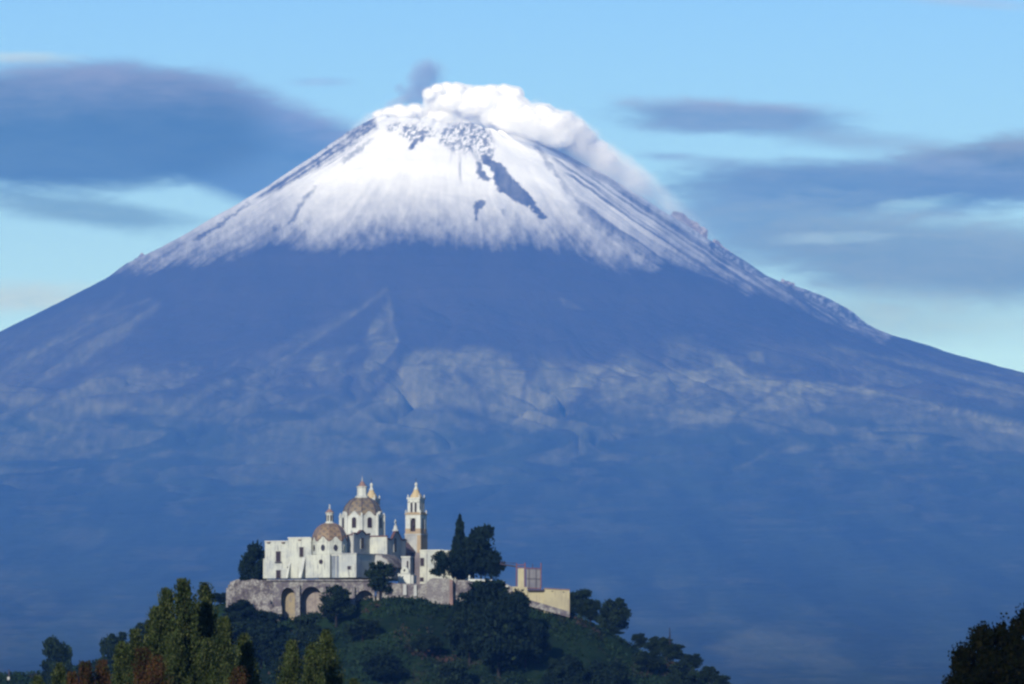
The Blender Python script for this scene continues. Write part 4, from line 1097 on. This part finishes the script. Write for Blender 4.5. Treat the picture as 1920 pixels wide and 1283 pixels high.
# left wing
mb = MB().box(-123, -75.1, -170, -110, 0, 69); mb.box(-126, -123.1, -171, -112, 0, 37); ob(mb, 'left_wing', 'white')
mb = MB().box(-75, -28, -172, -110, 0, 75); ob(mb, 'left_wing', 'white', label='taller part of the left wing next to the small dome')
mb = MB().box(-123.6, -75.2, -171, -168, 67.6, 69.8); mb.box(-75.6, -29, -173, -168, 73.6, 75.8); ob(mb, 'coping', 'trim')
window('y', [(-100, 31), (-90.5, 31), (-90.5, 50), (-100, 50)], -170.6, 'aged', 0.9)
mb = MB().box(-102, -88.5, -174, -170.7, 29.2, 30.6); ob(mb, 'balcony', 'darksteel')
w_ = ob(MB().prism([(-99.5, 0), (-90.5, 0), (-90.5, 15), (-99.5, 15)], -1.2, 1, fY(-170.6)), 'door', 'dark')
ob(MB().prism([(-100.6, 0), (-89.4, 0), (-89.4, 16.2), (-100.6, 16.2)], -0.6, 1, fY(-170.6)), 'frame', 'aged', w_)
window('y', [(-51, 39.5), (-43.5, 39.5), (-43.5, 57.5), (-51, 57.5)], -172.6, 'aged', 0.9)
window('y', [(-77 + 1, 18), (-71, 18), (-71, 22), (-76, 22)], -172.6, None)
for x_, z in [(-118, 66), (-88, 65.5), (-54, 70)]: ob(MB().box(x_, x_ + 6, -174.5, -170, z, z + 1.8), 'waterspout', 'brick')
mb = MB().prism([(-172.1, 0), (-196, 0), (-184, 20), (-176, 38), (-172.1, 40)], -44, -38, lambda p, q, a: (a, p, q)); ob(mb, 'buttress', 'trim')
mb = MB().prism([(-172.1, 0), (-188, 0), (-178, 22), (-172.1, 30)], -72, -69, lambda p, q, a: (a, p, q)); ob(mb, 'buttress', 'trim')
mb = MB().box(-37.9, -29, -171.5, -150, 0, 41); ob(mb, 'shade_block', 'blue')  # buttress shadow painted as a block of the blue shade colour
# right wing
mb = MB().box(92, 172, 60, 130, -10, 55); ob(mb, 'right_wing', 'white')
mb = MB().box(62, 91.9, 92, 130, -10, 52); ob(mb, 'right_wing', 'shade_wall', label='stained wall with shade in its dark colour between the transept and the right wing')  # second block is coloured dark for the shadow there
mb = MB().box(91.5, 140, 59, 62, 53.8, 56.2); mb.box(140.1, 172.5, 59, 62, 52, 54.2); ob(mb, 'coping', 'trim')
window('y', [(93.5, 26), (101, 26), (101, 41), (93.5, 41)], 59.4, 'aged', 0.9)
window('y', [(92.6, -3), (100, -3), (100, 4.5), (92.6, 4.5)], 59.4, 'aged', 0.6)
mb = MB().box(105, 107, 58.6, 60, -10, 50); ob(mb, 'drainpipe', 'aged')
# bell towers
def tower(cx_, cy_, lab):
    t_ = ob(MB().box(cx_ - 16, cx_ + 16, cy_ - 16, cy_ + 16, 0, 86).box(cx_ - 17, cx_ + 17, cy_ - 17, cy_ + 17, 86.1, 88.5), 'tower', 'aged', label=lab)
    ob(MB().box(cx_ + 9, cx_ + 16.6, cy_ - 16.6, cy_ - 9, 50, 86).box(cx_ + 16.05, cx_ + 16.5, cy_ - 8, cy_ + 16, 50, 86), 'pilaster', 'ochre', t_)
    b1 = MB()
    for sx_ in (-1, 1):
        for sy_ in (-1, 1):
            b1.box(cx_ + sx_ * 10.4 - 4.9, cx_ + sx_ * 10.4 + 4.9, cy_ + sy_ * 10.4 - 4.9, cy_ + sy_ * 10.4 + 4.9, 88.6, 124)
    b1.box(cx_ - 15, cx_ + 15, cy_ - 15, cy_ + 15, 118, 124.5)
    ob(b1, 'belfry', 'trim', t_)
    b2 = MB()
    for sx_, sy_ in ((1, 0), (-1, 0), (0, 1), (0, -1)):
        if sx_: b2.box(cx_ + sx_ * 14.2 - 0.6, cx_ + sx_ * 14.2 + 0.6, cy_ - 5.4, cy_ + 5.4, 88.6, 99)
        else: b2.box(cx_ - 5.4, cx_ + 5.4, cy_ + sy_ * 14.2 - 0.6, cy_ + sy_ * 14.2 + 0.6, 88.6, 93)
    b2.box(cx_ - 16, cx_ + 16, cy_ - 16, cy_ + 16, 88.55, 90.5)
    for sx_ in (-1, 1):
        for sy_ in (-1, 1):
            b2.box(cx_ + sx_ * 10.4 - 5.2, cx_ + sx_ * 10.4 + 5.2, cy_ + sy_ * 10.4 - 5.2, cy_ + sy_ * 10.4 + 5.2, 90.6, 98.5)
    ob(b2, 'band', 'ochre', t_)
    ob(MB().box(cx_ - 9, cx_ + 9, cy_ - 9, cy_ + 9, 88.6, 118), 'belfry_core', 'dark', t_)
    sp = MB()
    for sy_ in (-1, 1): # arched heads of the openings
        for s2 in (-1, 1):
            pts = [(cx_ + s2 * 5.5, 112)] + [(cx_ + s2 * 5.5 * math.cos(math.pi / 2 * k / 5), 112 + 6 * math.sin(math.pi / 2 * k / 5)) for k in range(1, 6)] + [(cx_ + s2 * 5.5, 118)]
            sp.prism(pts, 0, 4, fY(cy_ + sy_ * 11 - 2)); sp.prism([(p - cx_ + cy_, q) for p, q in pts], 0, 4, fX(cx_ + sy_ * 11 - 2))
    ob(sp, 'arch', 'trim', t_)
    bell = MB().lathe(cx_, cy_ - 11.5, [(0.6, 111), (1.4, 110), (1.8, 106), (2.8, 103.5), (2.6, 103.3)], 10); ob(bell, 'bell', 'darksteel', t_)
    ob(MB().box(cx_ - 16.6, cx_ + 16.6, cy_ - 16.6, cy_ + 16.6, 124.6, 127).box(cx_ - 14.5, cx_ + 14.5, cy_ - 14.5, cy_ + 14.5, 127.1, 129.2), 'cornice', 'ochre', t_)
    pn = MB()
    for sx_ in (-1, 1):
        for sy_ in (-1, 1):
            pn.lathe(cx_ + sx_ * 14.6, cy_ + sy_ * 14.6, [(1.5, 127), (1.0, 129), (1.6, 130.5), (0.3, 134)], 6)
            pn.lathe(cx_ + sx_ * 11.6, cy_ + sy_ * 11.6, [(1.3, 157), (0.9, 158.6), (1.4, 160), (0.3, 163)], 6)
    ob(pn, 'pinnacle', 'trim', t_)
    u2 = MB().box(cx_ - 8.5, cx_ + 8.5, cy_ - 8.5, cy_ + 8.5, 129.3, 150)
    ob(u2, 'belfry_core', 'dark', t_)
    u1 = MB()
    for s_ in (-1, 1):
        for s2 in (-1, 0, 1):
            w_ = 2.0 if s2 == 0 else 2.9
            a1_ = s2 * 9.3
            u1.box(cx_ + a1_ - w_, cx_ + a1_ + w_, cy_ + s_ * 9.6 - 2.6, cy_ + s_ * 9.6 + 2.6, 129.4, 150)
            if s2 == 0: u1.box(cx_ + s_ * 9.6 - 2.6, cx_ + s_ * 9.6 + 2.6, cy_ - w_, cy_ + w_, 129.4, 150)
    u1.box(cx_ - 12.2, cx_ + 12.2, cy_ - 12.2, cy_ + 12.2, 147.6, 154)
    ob(u1, 'belfry', 'trim', t_)
    ob(MB().box(cx_ - 13.6, cx_ + 13.6, cy_ - 13.6, cy_ + 13.6, 154.1, 157), 'cornice', 'trim', t_)
    ob(MB().lathe(cx_, cy_, [(11.8, 157), (11.4, 159), (9.6, 162.5), (7.0, 166), (5.0, 170), (4.6, 171.5), (4.6, 172.2)], 8), 'cap', 'cap', t_)
    ob(MB().lathe(cx_, cy_, [(4.2, 172.2), (4.4, 174), (2.4, 176.4), (2.0, 179), (3.0, 181.5), (2.6, 184), (0.5, 186.4)], 8), 'finial', 'trim', t_)
    ob(MB().tube((cx_, cy_, 186), (cx_, cy_, 195), 0.28, 0.22).tube((cx_ - 1.8, cy_, 191), (cx_ + 1.8, cy_, 191), 0.22, 0.22), 'cross', 'darksteel', t_)
tower(46, 149, 'right bell tower, seen whole beside the transept')
tower(-46, 149, 'left bell tower, its top showing behind the larger dome')
# cross on the transept gable
ob(MB().lathe(68, 0, [(6, 90), (6, 92), (4, 94), (3, 99), (3.6, 100), (1.4, 101)], 8), 'pedestal', 'trim')
ob(MB().box(67.3, 68.7, -1.2, 1.2, 101, 112).box(67.3, 68.7, -4.6, 4.6, 105.5, 108), 'cross', 'trim')
# bell gable and white hut in front of the wing
gt = empty('gatehouse', P(758, 1094, 2270), -ALPHA); tag(gt, 'small bright white hut with a pierced bell gable below the church transept', 'hut')
def og(mb, name, mat): return mb.build(name, M[mat], gt, UH)
og(MB().box(-12.5, 12, 0, 18, -3, 17), 'wall', 'trim')
og(MB().box(12.1, 17, 3, 18, -3, 15), 'side_wall', 'aged')
og(MB().box(-13, 12.6, -0.6, 18.4, 17.1, 18.4), 'roof', 'aged')
og(MB().prism([(-8, 18.5), (8, 18.5), (8, 24), (5, 28), (0, 32), (-5, 28), (-8, 24)], 2, 6, lambda p, q, a: (p, a, q)), 'bell_gable', 'white')
og(MB().prism(oval_pts(-0.5, 24, 4, 4.6), 1.4, 3, lambda p, q, a: (p, a, q)), 'opening', 'dark')
gp = empty('gate_pillar', P(761, 1066, 2280), -ALPHA); tag(gp, 'tall stained white pillar with a narrow niche between the transept and the right wing', 'pillar')
def op(mb, name, mat): return mb.build(name, M[mat], gp, UH)
op(MB().box(-8.5, 8.5, 0, 14, -40, 20), 'shaft', 'aged')
op(MB().box(-9.6, 9.6, -1, 15, 20.1, 22.4), 'cap', 'trim')
op(MB().prism(arch_pts(3.6, 3.4, -2, 14), -0.8, 1.0, lambda p, q, a: (p, a, q)), 'niche', 'dark')

# ------------------------------------------------------------------ steam and ash over the crater
import bmesh
def ico(sub):
    bm = bmesh.new(); bmesh.ops.create_icosphere(bm, subdivisions=sub, radius=1)
    v = np.array([x.co[:] for x in bm.verts]); f = np.array([[y.index for y in x.verts] for x in bm.faces]); bm.free()
    return v, f
iv, if_ = ico(4)
def blob(X, Y, w_, h_, d, seed, rough_=0.22):
    c_ = P(X, Y, d); k = d / FPX
    n3 = fbm(iv[:, 0] * 1.7 + seed * 3.1 + iv[:, 2] * 0.9, iv[:, 1] * 1.7 + iv[:, 2] * 1.3 + seed, 4, seed, 0.55)
    n4 = 1 - np.abs(2 * vnoise(iv[:, 0] * 3.2 + iv[:, 1] * 1.1 + seed, iv[:, 2] * 3.2 - iv[:, 1] * 1.4, seed + 3) - 1)
    r_ = 1 + rough_ * (n3 - 0.5) * 2 + rough_ * 0.45 * (0.5 - n4)
    v = iv * r_[:, None] * np.array([[w_ * k, (w_ + h_) / 2 * k, h_ * k]])
    return v + np.array([[c_.x, c_.y, c_.z]])
PUFFS = [  # X, Y, half width, half height, distance offset
    (712, 216, 16, 11, 60), (730, 212, 18, 13, 20), (748, 205, 17, 11, 40), (760, 214, 22, 15, 0), (742, 224, 22, 12, 120), (778, 208, 22, 16, 60), (790, 222, 30, 18, 120), (700, 228, 12, 8, 160),
    (806, 178, 15, 15, 0), (822, 168, 17, 13, 20), (840, 164, 16, 12, 40), (858, 168, 20, 14, 30), (876, 172, 19, 14, 60), (820, 190, 28, 20, 60), (850, 190, 32, 22, 40),
    (900, 172, 22, 13, 70), (925, 170, 22, 13, 50), (948, 170, 20, 14, 60), (966, 176, 19, 15, 70), (880, 196, 40, 24, 60), (920, 196, 44, 26, 40), (960, 200, 40, 26, 40),
    (830, 215, 44, 22, 130), (890, 222, 60, 22, 200), (950, 228, 55, 24, 170), (990, 216, 36, 24, 40), (1015, 214, 32, 22, 50), (1040, 226, 32, 22, 60), (1060, 224, 24, 16, 90),
    (1010, 238, 46, 22, 120), (1062, 242, 36, 20, 110), (1082, 236, 24, 15, 120), (1040, 252, 42, 16, 200), (1095, 256, 26, 15, 170), (1118, 276, 24, 15, 200), (1085, 270, 30, 16, 220), (1140, 298, 18, 13, 230), (970, 232, 40, 24, 40), (1010, 246, 40, 20, 30), (1045, 262, 34, 17, 60), (940, 222, 36, 22, 60)]
steam = empty('steam_cloud', P(900, 240, D + 100)); tag(steam, 'bright white billowing steam spilling over the snowy crater rim and drifting down to the right', 'steam cloud')
o0 = np.array([list(steam.location)])
Vs, Fs = [], []; off = 0
for i, (X, Y, w_, h_, dd) in enumerate(PUFFS):
    v = blob(X, Y, w_, h_, D + (260 if X < 930 else -380) + dd, i + 1); Vs.append(v); Fs.append(if_ + off); off += len(v)
m, t, b = material('steam_core', 1.0)
b.inputs['Base Color'].default_value = (0.96, 0.96, 0.96, 1); b.inputs['Specular IOR Level'].default_value = 0
Cs = []
for v, (X, Y, w_, h_, dd) in zip(Vs, PUFFS):
    c_ = np.array([v.mean(0)]); Cs.append(c_ + (v - c_) * 0.73)
core = mesh_np('dense_steam', np.concatenate(Cs) - o0, np.concatenate(Fs), None, steam, smooth=True)
rm = core.modifiers.new('union', 'REMESH'); rm.mode = 'VOXEL'; rm.voxel_size = 6.0; rm.use_smooth_shade = True
me = bpy.data.meshes.new_from_object(core.evaluated_get(bpy.context.evaluated_depsgraph_get())); core.modifiers.clear(); core.data = me
me.materials.clear(); me.materials.append(m)
hull = mesh_np('billow', np.concatenate(Vs) - o0, np.concatenate(Fs), None, steam, smooth=True)
rm = hull.modifiers.new('union', 'REMESH'); rm.mode = 'VOXEL'; rm.voxel_size = 7.0; rm.use_smooth_shade = True
dg = bpy.context.evaluated_depsgraph_get()
me = bpy.data.meshes.new_from_object(hull.evaluated_get(dg)); hull.modifiers.clear(); hull.data = me
m = bpy.data.materials.new('steam'); m.use_nodes = True
t = NT(m.node_tree); t.n.clear()
pv = t.node('ShaderNodeVolumePrincipled')
pv.inputs['Color'].default_value = (0.99, 0.99, 0.995, 1); pv.inputs['Absorption Color'].default_value = (1, 1, 1, 1)
nz = t.noise(t.node('ShaderNodeTexCoord').outputs['Object'], 0.016, 5, 0.62, 0.5)
t.put(pv.inputs['Density'], t.mapr(nz, 0.36, 0.58, 0.001, 0.034)); pv.inputs['Anisotropy'].default_value = -0.3
o2 = t.node('ShaderNodeOutputMaterial'); t.l.new(pv.outputs[0], o2.inputs['Volume'])
me.materials.clear(); me.materials.append(m)

def vol_mat(name, color, dens, sc, lo, hi_, det=4, fall=None, absorb=(0, 0, 0, 1)):
    m = bpy.data.materials.new(name); m.use_nodes = True
    t = NT(m.node_tree); t.n.clear()
    oc = t.node('ShaderNodeTexCoord').outputs['Object']
    nz = t.noise(oc, sc, det, 0.6, 0.2)
    x, y, z = t.sep(t.vmath('MULTIPLY', oc, fall))
    q = t.math('SQRT', t.math('ADD', t.math('ADD', t.math('MULTIPLY', x, x), t.math('MULTIPLY', y, y)), t.math('MULTIPLY', z, z)))
    e = t.math('ADD', t.math('SUBTRACT', 1.0, q), t.math('MULTIPLY', t.math('SUBTRACT', nz, 0.5), 1.5))
    pv = t.node('ShaderNodeVolumePrincipled'); pv.inputs['Anisotropy'].default_value = -0.3
    pv.inputs['Color'].default_value = (*color, 1); pv.inputs['Absorption Color'].default_value = absorb
    t.put(pv.inputs['Density'], t.math('MULTIPLY', t.mapr(e, lo, hi_), dens))
    o2 = t.node('ShaderNodeOutputMaterial'); t.l.new(pv.outputs[0], o2.inputs['Volume'])
    return m
def vol_blob(name, X, Y, hw, hh, depth, rot, d, mat_args, parent=None):
    """a soft body of vapour: closed hull, its density falling off towards the hull"""
    c_ = P(X, Y, d); k = d / FPX
    v, f = ico(3)
    m = vol_mat(name + '_vapour', *mat_args, fall=(1 / (hw * k), 1 / depth, 1 / (hh * k)))
    o = mesh_np(name, v * np.array([[hw * k * 1.25, depth * 1.25, hh * k * 1.25]]), f, m, parent)
    o.location = c_ - (Vector(parent.location) if parent else Vector((0, 0, 0)))
    o.rotation_euler = (0, R(rot), 0)
    return o
vol_blob('drift', 1120, 300, 175, 46, 420, 34, D - 150, ((0.97, 0.97, 0.98), 0.008, 0.006, 0.05, 0.9), steam)
vol_blob('drift', 1235, 385, 130, 42, 380, 38, D + 100, ((0.95, 0.96, 0.98), 0.0016, 0.005, 0.05, 1.0), steam)
vol_blob('drift', 1045, 245, 90, 50, 330, 22, D - 200, ((0.97, 0.97, 0.98), 0.010, 0.009, 0.05, 0.7), steam)
vol_blob('drift', 690, 236, 62, 26, 300, -32, D + 300, ((0.95, 0.96, 0.98), 0.0022, 0.009, 0.05, 0.8), steam)
vol_blob('drift', 1000, 244, 95, 26, 160, 20, D - 560, ((0.98, 0.98, 0.985), 0.011, 0.010, 0.05, 0.7), steam)
ash = empty('ash_puff', P(795, 160, D + 420)); tag(ash, 'small grey-blue puff of ash rising left of the white steam above the crater', 'ash cloud')
vol_blob('puff', 797, 142, 46, 44, 170, -8, D + 430, ((0.38, 0.47, 0.62), 0.0105, 0.011, 0.08, 0.75), ash)
vol_blob('puff', 786, 178, 50, 32, 150, 10, D + 440, ((0.38, 0.47, 0.62), 0.0105, 0.011, 0.08, 0.75), ash)
vol_blob('puff', 748, 165, 15, 12, 70, -20, D + 430, ((0.38, 0.47, 0.62), 0.0065, 0.02, 0.1, 0.6), ash)
vol_blob('puff', 750, 190, 42, 14, 110, -15, D + 440, ((0.50, 0.58, 0.70), 0.0065, 0.014, 0.1, 0.6), ash)

# rocky outcrops breaking the skyline of the volcano
def outcrop(pts, d, depth_, label):
    c_ = P(sum(p[0] for p in pts) / len(pts), sum(p[1] for p in pts) / len(pts), d)
    o = empty('rock_outcrop', c_); tag(o, label, 'rock outcrop', 'rock outcrops on the skyline of the volcano')
    rr_ = random.Random(int(pts[0][0])); mb = MB()
    # three overlapping ragged slices of different depth
    pts2 = [q for a_, b2 in zip(pts, pts[1:] + pts[:1]) for q in (a_, ((a_[0] + b2[0]) / 2, (a_[1] + b2[1]) / 2 + 0.6))]
    for s_ in range(3):
        k = 1 - 0.12 * s_
        cx_ = sum(p[0] for p in pts) / len(pts)
        pp = [(cx_ + (X - cx_) * k + rr_.uniform(-1.6, 1.6), Y + s_ * 1.5 + rr_.uniform(-1.8, 1.8)) for X, Y in pts2]
        px_prism(mb, pp, d - depth_ / 2 + s_ * 7.0 - 3 * s_, depth_ * (0.6 + 0.15 * s_))
    centred(mb, c_).build('rock', M['lava'], o)
outcrop([(228, 512), (236, 500), (244, 492), (250, 487), (258, 482), (264, 474), (268, 474), (270, 481), (276, 486), (282, 490), (262, 500), (244, 508)], D + 40, 90, 'pointed rock outcrop on the left skyline of the volcano')
outcrop([(1254, 410), (1262, 396), (1270, 395), (1278, 399), (1286, 405), (1298, 412), (1310, 420), (1320, 427), (1326, 432), (1327, 446), (1330, 456), (1300, 445), (1276, 428)], D + 60, 110, 'longest rock outcrop on the upper right skyline of the volcano')
outcrop([(1334, 462), (1335, 450), (1340, 448), (1346, 455), (1360, 466), (1390, 486), (1420, 508), (1424, 516), (1390, 500), (1356, 474)], D + 20, 60, 'thin low rock ridge just below the longest outcrop on the right skyline')
outcrop([(1461, 540), (1464, 531), (1466, 523), (1472, 526), (1480, 529), (1488, 530), (1491, 537), (1498, 545), (1484, 548)], D + 30, 70, 'small block-like rock outcrop with a knob lower on the right skyline')
outcrop([(1500, 556), (1510, 548), (1522, 547), (1545, 557), (1575, 570), (1598, 586), (1606, 594), (1612, 604), (1590, 596), (1560, 582), (1530, 568)], D + 30, 60, 'long low snow-dusted rock rib lowest on the right skyline')

#@@END

# ------------------------------------------------------------------ the air between the town and the volcano
hz = bpy.data.materials.new('haze_air'); hz.use_nodes = True
t = NT(hz.node_tree); t.n.clear()
pv = t.node('ShaderNodeVolumePrincipled')
pv.inputs['Color'].default_value = (0.092, 0.305, 0.92, 1)
pv.inputs['Absorption Color'].default_value = (0.36, 0.36, 0.36, 1)
pv.inputs['Density'].default_value = 0.96 / 43000
pv.inputs['Anisotropy'].default_value = 0.0
o_ = t.node('ShaderNodeOutputMaterial'); t.l.new(pv.outputs[0], o_.inputs['Volume'])
x1, x2, y1, y2, z1, z2 = -16000, 16000, -5000, 57600, -1.8, 3850
hv = [(x, y, z) for z in (z1, z2) for y in (y1, y2) for x in (x1, x2)]
hf = [(0, 2, 3, 1), (4, 5, 7, 6), (0, 1, 5, 4), (2, 6, 7, 3), (0, 4, 6, 2), (1, 3, 7, 5)]
haze = mesh_np('haze', hv, hf, hz)
tag(haze, kind='stuff')
